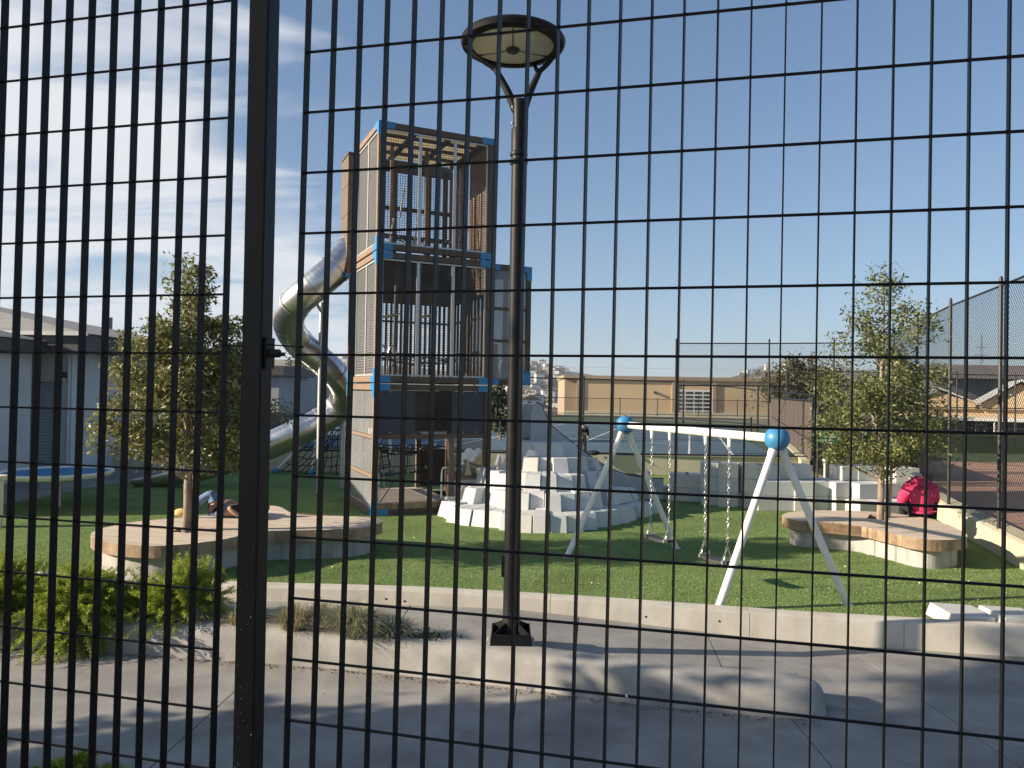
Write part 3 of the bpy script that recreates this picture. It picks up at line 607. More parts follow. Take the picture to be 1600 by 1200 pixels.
# ------------------------------------------------------------------ junipers and grasses in the planter
def juniper(label, c, rx, rz_, nfr, seed, droop=.5):
    rg = np.random.default_rng(seed); root = thing('juniper_shrub', label, 'shrub', c, 0, 'low junipers in the planter')
    Ps, Ds, Ls = [], [], []
    st = MB()
    for i in range(int(nfr*1.5)):
        an = rg.uniform(0, 2*math.pi); el = rg.uniform(.1, 1.45); ln = rx*rg.uniform(.65, 1.15)
        d = np.array([math.cos(an)*math.cos(el), math.sin(an)*math.cos(el), math.sin(el)*rz_/rx])
        b = np.array([rg.normal(0, rx*.22), rg.normal(0, rx*.2), .02]); nseg = 18; pts = []
        for k in range(nseg+1):
            t = k/nseg; p = b+d*ln*t+np.array([0, 0, -droop*ln*t*t*(.6+.5*math.cos(el))]); pts.append(p)
        if i % 4 == 0: st.tube([tuple(pts[0]), tuple(pts[6]), tuple(pts[12])], [.006, .004, .002], 4)
        for k in range(3, nseg+1):
            tg = pts[k]-pts[k-1]; tg /= np.linalg.norm(tg)
            for _ in range(13):
                sd_ = rg.normal(size=3); sd_ -= tg*sd_.dot(tg); sd_ /= np.linalg.norm(sd_)+1e-6
                dd = tg*.8+sd_*.6; dd /= np.linalg.norm(dd); l_ = rg.uniform(.022, .048)*(1.15-.4*k/nseg)
                Ps.append(pts[k]+dd*l_*.5+rg.normal(0, .009, 3)); Ds.append(dd); Ls.append(l_)
    leaf_mesh('foliage', np.array(Ps), np.array(Ls), np.array(Ls)*.24, 'juniper', root, np.array(Ds)); stuff(st.build('stems', 'bark', root))
    return root
juniper('large bright juniper spilling over the kerb at left', (-4.45, 7.9, .26), .58, .76, 400, 1, droop=.6)
juniper('round juniper standing in front of the left bench', (-3.45, 8.02, .26), .5, .74, 320, 2)
juniper('juniper cut by the left edge of the picture', (-5.4, 8.05, .26), .58, .78, 340, 3)
juniper('small dark juniper between the two larger ones', (-3.92, 8.12, .26), .42, .45, 150, 4)
juniper('juniper trailing down the kerb face', (-4.38, 7.74, .26), .36, .3, 150, 5, droop=1.15)
def tussock(label, c, r_, h_, nb, mats, seed):
    rg = np.random.default_rng(seed); root = thing('grass_tussock', label, 'grass', c, 0, 'fescue tussocks along the kerb')
    for mt, share in mats:
        n = int(nb*share); V = []; F = []
        for i in range(n):
            an = rg.uniform(0, 6.283); sp_ = rg.uniform(.05, 1.0); b = np.array([math.cos(an), math.sin(an), 0])*r_*.35*rg.random(); hh = h_*rg.uniform(.55, 1.15)
            out = np.array([math.cos(an+rg.normal(0, .4)), math.sin(an+rg.normal(0, .4)), 0])*r_*sp_; sd_ = np.array([-out[1], out[0], 0]); sd_ = sd_/(np.linalg.norm(sd_)+1e-6)*.0032
            pts = [b+out*t+np.array([0, 0, hh*(1.5*t-.55*t*t*(1+.9*sp_))]) for t in (0, .4, .75, 1.0)]
            o = len(V)
            for p, w_ in zip(pts, (1, .9, .6, .12)): V += [p-sd_*w_, p+sd_*w_]
            F += [(o+2*k, o+2*k+1, o+2*k+3, o+2*k+2) for k in range(3)]
        np_mesh('blades', np.array(V), np.array(F), mt, root)
    return root
tussock('small straw tussock in front of the round juniper', (-3.2, 7.78, .27), .2, .2, 420, [('fescue', .8), ('fescue_blue', .2)], 1)
tussock('straw tussock beside the gate post', (-2.75, 7.72, .27), .2, .2, 380, [('fescue', .9), ('fescue_blue', .1)], 2)
tussock('golden tussock right of the gate post', (-2.15, 7.62, .27), .28, .3, 950, [('fescue', .95), ('fescue_blue', .05)], 3)
tussock('largest tussock, straw and grey-green', (-1.52, 7.48, .27), .36, .36, 1600, [('fescue', .7), ('fescue_blue', .3)], 4)
tussock('blue-green tussock at the right end of the row', (-1.13, 7.46, .27), .28, .24, 900, [('fescue', .3), ('fescue_blue', .7)], 5)
tussock('sparse tussock filling the row behind the largest', (-1.85, 7.72, .27), .28, .28, 800, [('fescue', .75), ('fescue_blue', .25)], 6)
def weed(label, c, n, seed):
    rg = np.random.default_rng(seed); P = rg.normal(size=(n, 3))*np.array([.09, .05, .025])+np.array([0, 0, .04]); P[:, 2] = abs(P[:, 2])
    root = thing('weed', label, 'weed', c); leaf_mesh('leaves', P, .045, .022, 'leaf_dark', root)
weed('dark low weed at the end of the tussock row', (-.86, 7.42, .27), 160, 1)
weed('small weed on the kerb top right of the tussocks', (-.68, 7.36, .29), 60, 2)
juniper('juniper tips at the bottom left corner of the picture', (-2.95, 5.1, -.02), .34, .28, 90, 8, droop=.5)
# ------------------------------------------------------------------ swing set
sw = thing('swing_set', 'white two-seat swing frame with blue ball joints', 'swing', (2.5, 10.4, T))
o0 = Vector((2.5, 10.4, T)); nb = Vector((3.16, 8.98, 2.2)); fb = Vector((1.80, 11.95, 2.215))
legs = [(nb, Vector((4.10, 9.17, T))), (nb, Vector((2.44, 8.83, T))), (fb, Vector((.885, 11.57, T))), (fb, Vector((2.72, 12.33, T)))]
for c, f in legs:
    MB().tube([c-o0, f-o0], [.046, .046], 14).build('leg', 'swing_white', sw, smooth=True)
    MB().lathe([(.075, -.004), (.075, .008)], f-o0, 14).build('foot_plate', 'galv', sw)
    dl = (f-c).normalized(); MB().tube([c-o0+dl*.13, c-o0+dl*.2], .054, 14).build('leg_collar', 'swing_white', sw, smooth=True)
    MB().tube([c-o0+dl*.17+Vector((0, -.05, 0)), c-o0+dl*.17+Vector((0, -.06, 0))], .012, 6).build('bolt', 'galv', sw)
for c in (nb, fb):
    b = MB().sphere(c-o0, .148, 28, 16).build('ball_joint', 'ball_blue', sw, smooth=True)
    d = (fb-nb).normalized()*(1 if c is nb else -1)
    MB().tube([c-o0+Vector((0, 0, .1475)), c-o0+Vector((0, 0, .152))], .03, 10).build('cap', 'dark_trim', b)
MB().tube([nb-o0, fb-o0], .055, 16).build('top_beam', 'swing_white', sw, smooth=True)
def link_chain(P, pitch=.046, r=.0042, lr=.0145):
    m = MB(); P = [Vector(p) for p in P]; d = P[1]-P[0]; n = int(d.length/pitch); t = d.normalized(); a = t.cross(Vector((0, 1, .1))).normalized(); b = t.cross(a)
    for i in range(n):
        c = P[0]+t*(pitch*(i+.5)); w_ = a*math.cos(i*1.35)+b*math.sin(i*1.35); ring = []
        for k in range(9):
            q = 2*math.pi*k/8; ring.append(c+t*(math.sin(q)*(pitch*.5+r))+w_*(math.cos(q)*lr))
        m.tube(ring, r, 5, cap=False)
    return m
bdv = (fb-nb).normalized(); sdv = Vector((bdv.y, -bdv.x, 0))
for lab, tc_, sx, sz in (('near', (.255, .399), 1.48, .5), ('far', (.642, .777), 2.75, .55)):
    # seat hangs a touch off the vertical, as if just left
    pa = nb.lerp(fb, tc_[0]); pb = nb.lerp(fb, tc_[1]); mid = (pa+pb)/2; sw_off = Vector((.0, .0, 0)); zs = T+.36 if lab == 'near' else T+.40
    sa = mid+(pa-mid).normalized()*.225; sb = mid+(pb-mid).normalized()*.225; sa.z = sb.z = zs
    ssd = sdv
    m = MB(); n = 8; top = []; bot = []
    for i in range(n+1):
        t = i/n; p = sa.lerp(sb, -.09+1.18*t); e = .085*(1-.35*abs(2*t-1)**4); dip = -.02*(1-(2*t-1)**2)
        for q, zz in ((-e, .018), (e, .018), (e, -.018), (-e, -.018)): top.append(p-o0+ssd*q+Vector((0, 0, zz+dip)))
    fs = [(i*4+j, i*4+(j+1) % 4, (i+1)*4+(j+1) % 4, (i+1)*4+j) for i in range(n) for j in range(4)]+[(3, 2, 1, 0), tuple(range(n*4, n*4+4))]
    m.add(top, fs); st = m.build('seat', 'rubber', sw, smooth=True)
    for p, s_ in ((pa, sa), (pb, sb)):
        hz = p-o0; MB().tube([hz+Vector((0, 0, -.03)), hz+Vector((0, 0, -.16))], [.03, .022], 8).build('hanger', 'swing_white', sw)
        k1 = s_-o0+Vector((0, 0, .20)); link_chain([hz+Vector((0, 0, -.15)), k1]).build('chain', 'chain', sw, smooth=True)
        for q in (-1, 1): link_chain([k1, s_-o0+ssd*q*.075+Vector((0, 0, .02))], .045).build('chain', 'chain', st, smooth=True)
        MB().bar(s_-o0+ssd*-.09+Vector((0, 0, .0)), s_-o0+ssd*.09+Vector((0, 0, .0)), .03, .045).build('seat_clamp', 'chain', st)
# ------------------------------------------------------------------ play tower
TW = R(24.5); W = 2.5; DP = 2.5
tw = thing('play_tower', 'tall three-storey timber and mesh play tower with blue corner brackets', 'play tower', (-2.73, 14.96, T), TW)
LV = [0.0, 2.645, 5.287, 7.89]
bw = .115
for li in range(3):
    z0, z1 = LV[li]+(.02 if li else 0), LV[li+1]-.02
    for x, y in ((0, 0), (W, 0), (0, DP), (W, DP)):
        xa = x if x == 0 else x-bw; ya = y if y == 0 else y-bw
        lit = 'timber_lit' if x == 0 and y == 0 else 'timber'  # sun-facing post takes the timber copy with sunlight in its colour
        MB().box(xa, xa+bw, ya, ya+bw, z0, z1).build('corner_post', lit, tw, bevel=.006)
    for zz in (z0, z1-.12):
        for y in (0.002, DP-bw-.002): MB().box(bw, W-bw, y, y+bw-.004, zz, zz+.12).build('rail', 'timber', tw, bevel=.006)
        for x in (0.002, W-bw-.002): MB().box(x, x+bw-.004, bw, DP-bw, zz, zz+.12).build('rail', 'timber_lit' if x < 1 else 'timber', tw, bevel=.006)
    for x, sx in ((0, 1), (W, -1)):
        for y, sy in ((0, 1), (DP, -1)):
            for z, sz in ((z0, 1), (z1, -1)):
                if li == 0 and z == z0 and y > 0: continue
                e = .006; m = MB()
                def bx(l, a0, a1, b0, b1, c0, c1): m.box(min(a0, a1), max(a0, a1), min(b0, b1), max(b0, b1), min(c0, c1), max(c0, c1))
                bx(0, x-sx*e, x+sx*(bw+e), y-sy*e, y+sy*(bw+e), z-sz*e, z+sz*(.27 if x == 0 else .131))
                bx(0, x+sx*(bw+e), x+sx*(.33 if x == 0 else .27), y-sy*e, y+sy*(bw+e), z-sz*e, z+sz*.126)
                bx(0, x-sx*e, x+sx*(bw+e), y+sy*(bw+e), y+sy*.30, z-sz*e, z+sz*.126)
                m.build('corner_bracket', 'blue', tw)
def mesh_panel(x0, x1, z0, z1, y, axis='x', mat='mesh_wire', pitch=.05, r=.0038, frame='galv', fw_=.03, parent=tw):
    """framed wire mesh panel standing in the plane y (axis x) or x (axis y)"""
    m = MB(); f = lambda a, z, d=0: (a, y+d, z) if axis == 'x' else (y+d, a, z)
    def fb_(a0, a1, c0, c1):
        if axis == 'x': m.box(a0, a1, y-.018, y+.018, c0, c1)
        else: m.box(y-.018, y+.018, a0, a1, c0, c1)
    fb_(x0, x0+fw_, z0, z1); fb_(x1-fw_, x1, z0, z1); fb_(x0+fw_, x1-fw_, z0, z0+fw_); fb_(x0+fw_, x1-fw_, z1-fw_, z1)
    fr = m.build('panel_frame', frame, parent); m = MB()
    for i in range(1, int((x1-x0)/pitch)): a = x0+i*pitch; m.bar(f(a, z0+.02), f(a, z1-.02), 2*r, 2*r)
    for i in range(1, int((z1-z0)/pitch)): c = z0+i*pitch; m.bar(f(x0+.02, c, r), f(x1-.02, c, r), 2*r, 2*r)
    stuff(m.build('wire_mesh', mat, fr))
inner = [(bw+.01, .885), (.885, 1.64), (1.64, W-bw-.01)]
for li in (1, 2):
    z0, z1 = LV[li]+.15, LV[li+1]-.15
    for a, b in inner: mesh_panel(a, b, z0, z1, .06)
    yl = [(bw+.01, .98), (.98, 1.88)]
    for a, b in yl: mesh_panel(a, b, z0, z1, .055, 'y', 'mesh_pale', .055, .0048, 'mesh_pale', .035)
# floors
MB().box(bw, W-bw, bw, DP-bw, LV[1]+.03, LV[1]+.10).build('floor', 'timber', tw)
MB().box(bw, W-bw, 1.1, DP-bw, LV[2]+.03, LV[2]+.10).build('floor', 'timber', tw)
xs_ = [.13, .86, 1.62, 2.37]; ny = 4; ys_ = [.13+i*(DP-.26)/ny for i in range(ny+1)]
for x in xs_: MB().box(x-.05, x+.05, bw, DP-bw, LV[3]-.075, LV[3]-.015).build('ceiling_joist', 'timber', tw)
for y in ys_[1:-1]:
    for i in range(3): MB().box(xs_[i]+.051, xs_[i+1]-.051, y-.045, y+.045, LV[3]-.07, LV[3]-.02).build('ceiling_joist', 'timber', tw)
for i in range(3):
    for j in range(ny):
        MB().box(xs_[i]+.02, xs_[i+1]-.02, ys_[j]+.03, ys_[j+1]-.03, LV[3]-.01, LV[3]+.01).build('skylight_sheet', 'skylight', tw)
# back and right walls: storey 3 (top)
z0, z1 = LV[2]+.14, LV[3]-.14
for x in (.5, .95, 1.32, 1.78, 2.2): MB().box(x, x+.12, DP-.10, DP-.05, z0, z1).build('wall_post', 'timber', tw)
MB().box(bw, W-bw, DP-.10, DP-.055, z1-.16, z1).build('wall_board', 'timber', tw)
for zz in (z0+.62, z0+1.28): MB().box(bw, W-bw, DP-.05, DP-.02, zz, zz+.1).build('wall_rail', 'timber', tw)
y = bw+.03
while y < DP-bw-.05:
    if not (1.15 < y < 1.3 or 1.75 < y < 1.9): MB().box(W-.10, W-.055, y, y+.075, z0, z1).build('slat', 'timber_lit', tw)
    y += .105
MB().box(W-.05, W-.02, bw, DP-bw, z0+.75, z0+.85).build('wall_rail', 'timber', tw)
# storey 2: slats with sky between
z0, z1 = LV[1]+.14, LV[2]-.14
MB().box(bw, W-bw, DP-.10, DP-.05, z1-.62, z1+.15).build('wall_board', 'timber', tw)
MB().box(W-.10, W-.05, bw, DP-bw, z1-.62, z1+.15).build('wall_board', 'timber', tw)
x = bw+.02
while x < W-bw-.06:
    MB().box(x, x+.05, DP-.09, DP-.05, z0, z1-.62).build('slat', 'timber', tw); x += .118 if not (.5 < x < .6) else .2
y = bw+.02
while y < DP-bw-.06:
    MB().box(W-.09, W-.05, y, y+.045, z0, z1-.62).build('slat', 'timber', tw); y += .21
for zz in (z0+.55, z0+1.3):
    MB().box(bw, W-bw, DP-.05, DP-.025, zz, zz+.05).build('wall_rail', 'timber', tw); MB().box(W-.05, W-.025, bw, DP-bw, zz, zz+.05).build('wall_rail', 'timber', tw)
for x, y in ((.33, 1.25), (.83, 1.5), (1.25, 1.2)): MB().tube([(x, y, LV[1]+.1), (x+.02, y, LV[2]+.03)], .055, 8).build('inner_pole', 'timber_lit' if x > 1 else 'timber_box', tw, smooth=True)
for x in (.62, 1.4): MB().tube([(x, 1.2, LV[2]+.1), (x, 1.25, LV[3]-.1)], .05, 8).build('inner_pole', 'timber_lit', tw, smooth=True)
for k, (x, y) in enumerate(((.26, .45), (.50, .55))):   # steel arched grab rails
    P = spline([(x-.1, y, LV[1]+.1), (x-.085, y, LV[1]+.55), (x-.04, y, LV[1]+.74), (x+.03, y, LV[1]+.77), (x+.09, y, LV[1]+.62), (x+.15, y, LV[1]+.1)], 6); MB().tube(P, .018, 8).build('grab_rail', 'steel_rough', tw, smooth=True)
for x0, z_ in ((.4, 4.05), (1.25, 4.1)): MB().extr([(x0, 1.0, z_), (x0+.42, 1.1, z_+.1), (x0+.36, 1.3, z_+.06), (x0+.1, 1.2, z_)], (0, 0, .03)).build('foothold', 'cream_panel', tw)
for x0, z_ in ((.5, 5.9), (1.05, 6.05), (.72, 6.6)): MB().tube([(x0, .9, z_-.4), (x0+.14, 1.1, z_+.3)], .02, 7).build('rung', 'steel_rough', tw)
# nets in the two upper storeys
def net(P00, P10, P01, P11, nu, nv, sag, name, parent, r=.009):
    P00, P10, P01, P11 = map(Vector, (P00, P10, P01, P11)); m = MB(); G = {}
    for i in range(nu+1):
        for j in range(nv+1):
            u_, v_ = i/nu, j/nv; p = P00.lerp(P10, u_).lerp(P01.lerp(P11, u_), v_); p = p+Vector((random.gauss(0, .025), random.gauss(0, .025), -sag*4*u_*(1-u_)*4*v_*(1-v_)+random.gauss(0, .02))); G[i, j] = p
    for i in range(nu+1):
        for j in range(nv+1):
            if i < nu: m.bar(G[i, j], G[i+1, j], r*2, r*2)
            if j < nv: m.bar(G[i, j], G[i, j+1], r*2, r*2)
    o = stuff(m.build(name, 'rope', parent)); c = MB()
    for (i, j), p in G.items():
        if (i+j) % 3 == 0: c.sphere(p, .022, 6, 4)
    stuff(c.build('rope_clips', 'clip', o)); return o
net((.2, .4, 3.2), (2.3, .5, 3.2), (.2, 2.2, 3.25), (2.3, 2.2, 3.25), 9, 6, .15, 'rope_net', tw)
net((.2, .6, 5.75), (2.0, .6, 5.75), (.3, 2.2, 6.1), (2.0, 2.2, 6.0), 7, 5, .12, 'rope_net', tw, .007)
# ground storey
zA, zB = 1.62, 2.50
MB().box(bw, .86, .04, .06, zA, zB).build('panel', 'slate', tw); MB().box(1.66, W-bw, .04, .06, zA, zB).build('panel', 'slate', tw)
MB().box(bw, W-bw, .03, .09, zA-.10, zA-.003).build('lintel', 'timber', tw)
MB().box(.862, 1.658, .045, .055, zA, zB).build('window_pane', 'plexi_clear', tw)
MB().box(.92, 1.0, .3, .4, zA, zB).build('inner_post', 'timber_box', tw)
for x in (.35, .6, 1.9, 2.2):
    for z_ in (zA+.03, zB-.03): MB().tube([(x, .04, z_), (x, .032, z_)], .012, 6).build('bolt', 'galv', tw)
MB().box(1.60, 1.72, .02, .14, .12, zA-.10).build('inner_post', 'timber_box', tw)
MB().box(1.74, W-bw-.01, .035, .06, .72, zA-.12).build('window_pane', 'plexi_clear', tw)
MB().box(1.73, W-bw, .03, .07, .05, .66).build('panel', 'grey_panel', tw); MB().box(1.73, W-bw, .02, .08, .66, .72).build('rail', 'timber_box', tw)
# frosted print on the pane: cloud-like crown over a pale trunk
m = MB()
for cx_, cz_, r_ in ((1.93, 1.15, .10), (2.05, 1.22, .12), (2.17, 1.2, .10), (2.25, 1.25, .09), (2.10, 1.1, .09), (1.86, 1.02, .08), (1.82, .9, .07)):
    m.add([(cx_+r_*math.cos(2*math.pi*k/14)*(1+.12*math.sin(5*k)), .0335-.0008*len(m.f), cz_+r_*.8*math.sin(2*math.pi*k/14)) for k in range(14)], [tuple(range(14))])
pr_ = m.build('frosted_print', 'print_white', tw); MB().extr([(1.96, .03, .74), (2.12, .03, .76), (2.07, .03, .9), (2.04, .03, 1.1), (2.0, .03, 1.1), (2.0, .03, .92)], (0, -.002, 0)).build('frosted_print', 'print_tan', tw)
# left side, ground storey: two rows of frosted sheets in a timber frame
for a, b in ((bw+.01, .98), (1.0, DP-bw-.01)):
    for c0, c1 in ((.16, .72), (.82, 1.5), (1.6, 2.48)): MB().box(.045, .06, a, b, c0, c1).build('side_sheet', 'plexi', tw)
for zz in (.74, 1.52): MB().box(.03, .09, bw, DP-bw, zz, zz+.07).build('rail', 'timber_lit', tw)
m = MB()
for P in ([(.04, .30, 1.72), (.04, .26, 1.62), (.04, .24, 1.70), (.04, .2, 1.6), (.04, .17, 1.72)], [(.04, .5, 1.72), (.04, .46, 1.6)]): m.tube(P, .012, 5)
m.build('scrawl', 'white_paint', tw)
# deck of the ground storey
k = 0
for y in np.arange(.0, DP-.1, .2): MB().box(bw if y < .1 else .06, 1.74, y+.004, y+.196, .12, .23).build('deck_plank', 'deck_top' if k else ['deck_edge'], tw); k += 1
MB().box(1.72, 2.36, DP-.12, DP-.08, .24, 1.12).build('panel', 'timber', tw); MB().box(1.61, 1.72, DP-.22, DP-.12, .24, zA-.1).build('inner_post', 'timber_box', tw)
MB().box(bw, W-bw, DP-.09, DP-.05, 1.55, 2.5).build('wall_board', 'timber', tw); MB().box(W-.09, W-.05, bw, DP-bw, 1.55, 2.5).build('wall_board', 'timber', tw)
for x, s in ((.17, 1), (1.52, -1)):
    P = spline([(x+s*.02, .25, .2), (x+s*.02, .25, .72), (x+s*.0, .22, .82), (x-s*.04, .12, .84)] if s > 0 else [(x, .2, .2), (x, .2, .8), (x+.04, .18, .9), (x+.10, .12, .92)], 6); MB().tube(P, .02, 8).build('grab_rail', 'galv', tw, smooth=True)
MB().tube([(.85, DP-.2, .2), (.85, DP-.2, .66)], .02, 8).build('grab_rail', 'galv', tw, smooth=True)
net((.15, .25, 1.38), (1.6, .25, 1.38), (.2, 1.4, 1.2), (1.6, 1.4, 1.25), 7, 4, .18, 'rope_net', tw, .011)
net((.12, .5, .75), (1.6, 1.2, .72), (.2, 1.4, .78), (1.7, 1.8, .8), 5, 2, .08, 'rope_net', tw, .011)
m = MB()
for (a, b) in [((.3, .5, 1.3), (.28, .6, .75)), ((.45, .6, 1.25), (.55, .7, .72)), ((.6, .8, 1.2), (.62, .9, .7)), ((.25, .4, .75), (.18, .2, .55)), ((.6, .5, .68), (.2, .15, .25)), ((1.35, .6, 1.25), (1.36, .7, .85)), ((.9, .7, 1.2), (.92, .8, .75))]:
    m.tube([a, tuple((Vector(a)+Vector(b))/2+Vector((random.gauss(0, .03), 0, 0))), b], .011, 5)
stuff(m.build('hanging_ropes', 'rope', tw))
# side box on the second storey, clear sheets in a timber frame
X0, X1, Y0, Y1, Z0, Z1 = W+.01, 3.56, .28, 1.6, LV[1]+.02, LV[2]-.02
for x, y in ((X0, Y0), (X1-.1, Y0), (X0, Y1-.1), (X1-.1, Y1-.1)): MB().box(x, x+.1, y, y+.1, Z0, Z1).build('corner_post', 'timber', tw)
for zz in (Z0, Z1-.11):
    for y in (Y0+.002, Y1-.098): MB().box(X0+.1, X1-.1, y, y+.096, zz, zz+.11).build('rail', 'timber', tw)
    for x in (X0+.002, X1-.098): MB().box(x, x+.096, Y0+.1, Y1-.1, zz, zz+.11).build('rail', 'timber', tw)
MB().box(X0+.1, X1-.1, Y0+.04, Y0+.06, Z0+.98, Z1-.11).build('side_sheet', 'plexi', tw); MB().box(X0+.1, X1-.1, Y0+.035, Y0+.06, Z0+.11, Z0+.92).build('side_sheet', 'plexi', tw)
for zz in (Z0+.92, Z0+1.62): MB().box(X0+.1, X1-.1, Y0+.02, Y0+.09, zz, zz+.06).build('rail', 'timber', tw)
MB().box(X0+.1, X0+.4, Y0+.3, Y0+.35, Z0+.11, Z0+.9).build('panel', 'timber_lit', tw); MB().box(X1-.32, X1-.16, Y0+.4, Y0+.45, Z0+.11, Z0+1.3).build('panel', 'timber_lit', tw)
MB().box(X1-.06, X1-.04, Y0+.1, Y1-.1, Z0+.11, Z1-.11).build('side_sheet', 'plexi', tw); MB().box(X0+.1, X1-.1, Y1-.05, Y1-.03, Z0+.11, Z1-.11).build('side_sheet', 'plexi', tw)
MB().box(X0+.02, X1-.02, Y0+.02, Y1-.02, Z0+.02, Z0+.08).build('floor', 'timber', tw); MB().box(X0+.02, X1-.02, Y0+.02, Y1-.02, Z1-.03, Z1+.015).build('roof', 'timber', tw)
for x, sx in ((X0, 1), (X1, -1)):
    for z, sz in ((Z0, 1), (Z1, -1)):
        m = MB(); m.box(min(x-sx*.008, x+sx*.108), max(x-sx*.008, x+sx*.108), Y0-.008, Y0+.108, min(z-sz*.008, z+sz*.3), max(z-sz*.008, z+sz*.3)); m.box(min(x+sx*.108, x+sx*.3), max(x+sx*.108, x+sx*.3), Y0-.008, Y0+.108, min(z-sz*.008, z+sz*.12), max(z-sz*.008, z+sz*.12)); m.build('corner_bracket', 'blue', tw)
# timber-clad slide house on the back left corner of the top storey
for i in range(4):
    za, zb = 5.1+.66*i, 5.1+.66*(i+1)-.012
    MB().box(-.16, -.12, DP-.48, DP+.25, za, zb).build('cladding_board', 'timber_box', tw); MB().box(-.12, .6, DP+.21, DP+.25, za, zb).build('cladding_board', 'timber_box', tw); MB().box(-.12, .05, DP-.48, DP-.44, za, zb).build('cladding_board', 'timber_box', tw)
MB().box(-.17, .62, DP-.49, DP+.26, 7.745, 7.79).build('house_roof', 'timber', tw); MB().box(-.18, -.02, DP-.5, DP-.38, 5.0, 5.09).build('corner_bracket', 'blue', tw)
# ------------------------------------------------------------------ tube slide
ts = thing('tube_slide', 'silver metal tube slide winding down from the tower', 'slide', (-4.7, 18.0, T))
so = Vector((-4.7, 18.0, T))
SP = [(-3.55, 17.45, 6.35), (-3.72, 17.25, 5.92), (-4.02, 16.98, 5.42), (-4.46, 16.85, 4.98), (-4.92, 17.02, 4.6), (-5.2, 17.48, 4.2), (-5.1, 18.0, 3.8), (-4.74, 18.32, 3.45), (-4.38, 18.6, 3.08), (-4.22, 18.98, 2.66), (-4.42, 19.25, 2.22), (-4.85, 19.15, 1.88), (-5.4, 18.98, 1.58), (-6.2, 18.9, 1.2), (-7.05, 18.93, .9), (-7.75, 18.96, .70)]
cur = [p-so for p in spline(SP, 8)]; npt = len(cur); RT = .345
ends = list(range(0, npt-1, 8))
for a in ends:
    b = min(a+8, npt-1); seg = cur[a:b+1]
    o_ = MB().tube(seg, RT, 28, cap=False).build('tube_section', 'steel', ts, smooth=True)
    t = (seg[1]-seg[0]).normalized(); MB().tube([seg[0]-t*.022, seg[0]+t*.022], RT+.022, 28, cap=False).build('flange', 'steel_rough', o_, smooth=True)
    for q in (2, 4, 6):
        if q < len(seg)-1:
            t = (seg[q+1]-seg[q]).normalized(); MB().tube([seg[q]-t*.007, seg[q]+t*.007], RT+.006, 28, cap=False).build('seam', 'steel_rough', o_, smooth=True)
# open run-out trough
RO = [p-so for p in spline([(-7.75, 18.96, .70), (-8.3, 18.98, .58), (-8.85, 19.0, .49), (-9.4, 19.0, .44)], 5)]
m = MB(); vs = []; NT = 14
for i, p in enumerate(RO):
    t = (RO[min(i+1, len(RO)-1)]-RO[max(i-1, 0)]).normalized(); sx = Vector((-t.y, t.x, 0)).normalized(); up_ = sx.cross(t)*-1 if sx.cross(t).z < 0 else sx.cross(t); f = i/(len(RO)-1)
    for k in range(NT+1):
        a = -math.pi/2*(1.35-.5*f)+math.pi*(1.35-.5*f)*k/NT; vs.append(p+sx*RT*math.sin(a)-up_*RT*math.cos(a)*(1-.25*f))
m.add(vs, [(i*(NT+1)+k, i*(NT+1)+k+1, (i+1)*(NT+1)+k+1, (i+1)*(NT+1)+k) for i in range(len(RO)-1) for k in range(NT)])
ro = m.build('run_out', 'steel_rough', ts, smooth=True); sl = ro.modifiers.new('skin', 'SOLIDIFY'); sl.thickness = .02
for x, y, zt in ((-4.6, 18.13, 4.78), (-4.3, 19.3, 2.0), (-8.2, 19.0, .3)): MB().tube([(x-so.x, y-so.y, -.1), (x-so.x, y-so.y, zt-T)], .062, 14).build('support_post', 'steel_rough', ts, smooth=True)
MB().tube([(-4.6-so.x, 18.13-so.y, 4.35), (-4.46-so.x, 17.1-so.y, 4.45)], .04, 8).build('support_arm', 'steel_rough', ts)
# ------------------------------------------------------------------ stepped block mound with slide
mo = thing('block_mound', 'stepped climbing mound of pale angular blocks beside the tower', 'climbing mound', (.75, 16.9, T))
CX, CY = .75, 16.9
ph = [-158, -140, -131, -119, -111, -100, -91, -81, -68, -49, -20, -10, 0]; rad = [2.35, 2.75, 3.0, 3.2, 3.15, 3.38, 3.3, 3.05, 2.65, 2.42, 2.4, 2.45, 2.45]
rr = random.Random(4)
for lv in range(5):
    a = -150+rr.uniform(0, 4)
    while a < -8-3*lv:
        rb = float(np.interp(a, ph, rad)); fr = 1-.175*lv; da = math.degrees(.31/(rb*fr)); a1 = min(a+da, -5-3*lv)
        if a1-a < da*.45: break
        jit = rr.choice((-.10, 0, 0, .05)) if lv < 4 else 0
        if lv in (1, 2, 3) and rr.random() < .16: jit -= .30
        h0, h1 = lv*.292-.03, (lv+1)*.292+rr.choice((0, 0, 0, .03))
        if lv == 4: h0, h1 = 4*.292-.03, 1.45
        dz = -.05*min(1, max(0, (a+75)/30))-.09*min(1, max(0, (a+45)/25)); sk = 0; q = []
        for z, ex in ((h0, .11), (h1, 0)):
            for aa, rf, e in ((a+.15, rb*fr+jit, ex), (a1-.15, rb*fr+jit, ex), (a1-.15, max(.35, rb*(fr-.36)), 0), (a+.15, max(.35, rb*(fr-.36)), 0)):
                t_ = R(aa+(sk if z == h0 else 0)); q.append(((rf+e)*math.cos(t_), (rf+e)*math.sin(t_), z+dz*(z == h1)))
        MB().add(q, [(3, 2, 1, 0), (4, 5, 6, 7), (0, 1, 5, 4), (1, 2, 6, 5), (2, 3, 7, 6), (3, 0, 4, 7)]).build('block', 'block%d' % rr.choice((0, 1, 1, 2, 3)), mo, bevel=.008)
        a = a1
MB().lathe([(.5, .9), (.5, 1.43)], n=8).build('block', 'block1', mo)
ms = thing('mound_slide', 'grey curved slide with tall rounded side fins behind the mound', 'slide', (.45, 16.75, T))
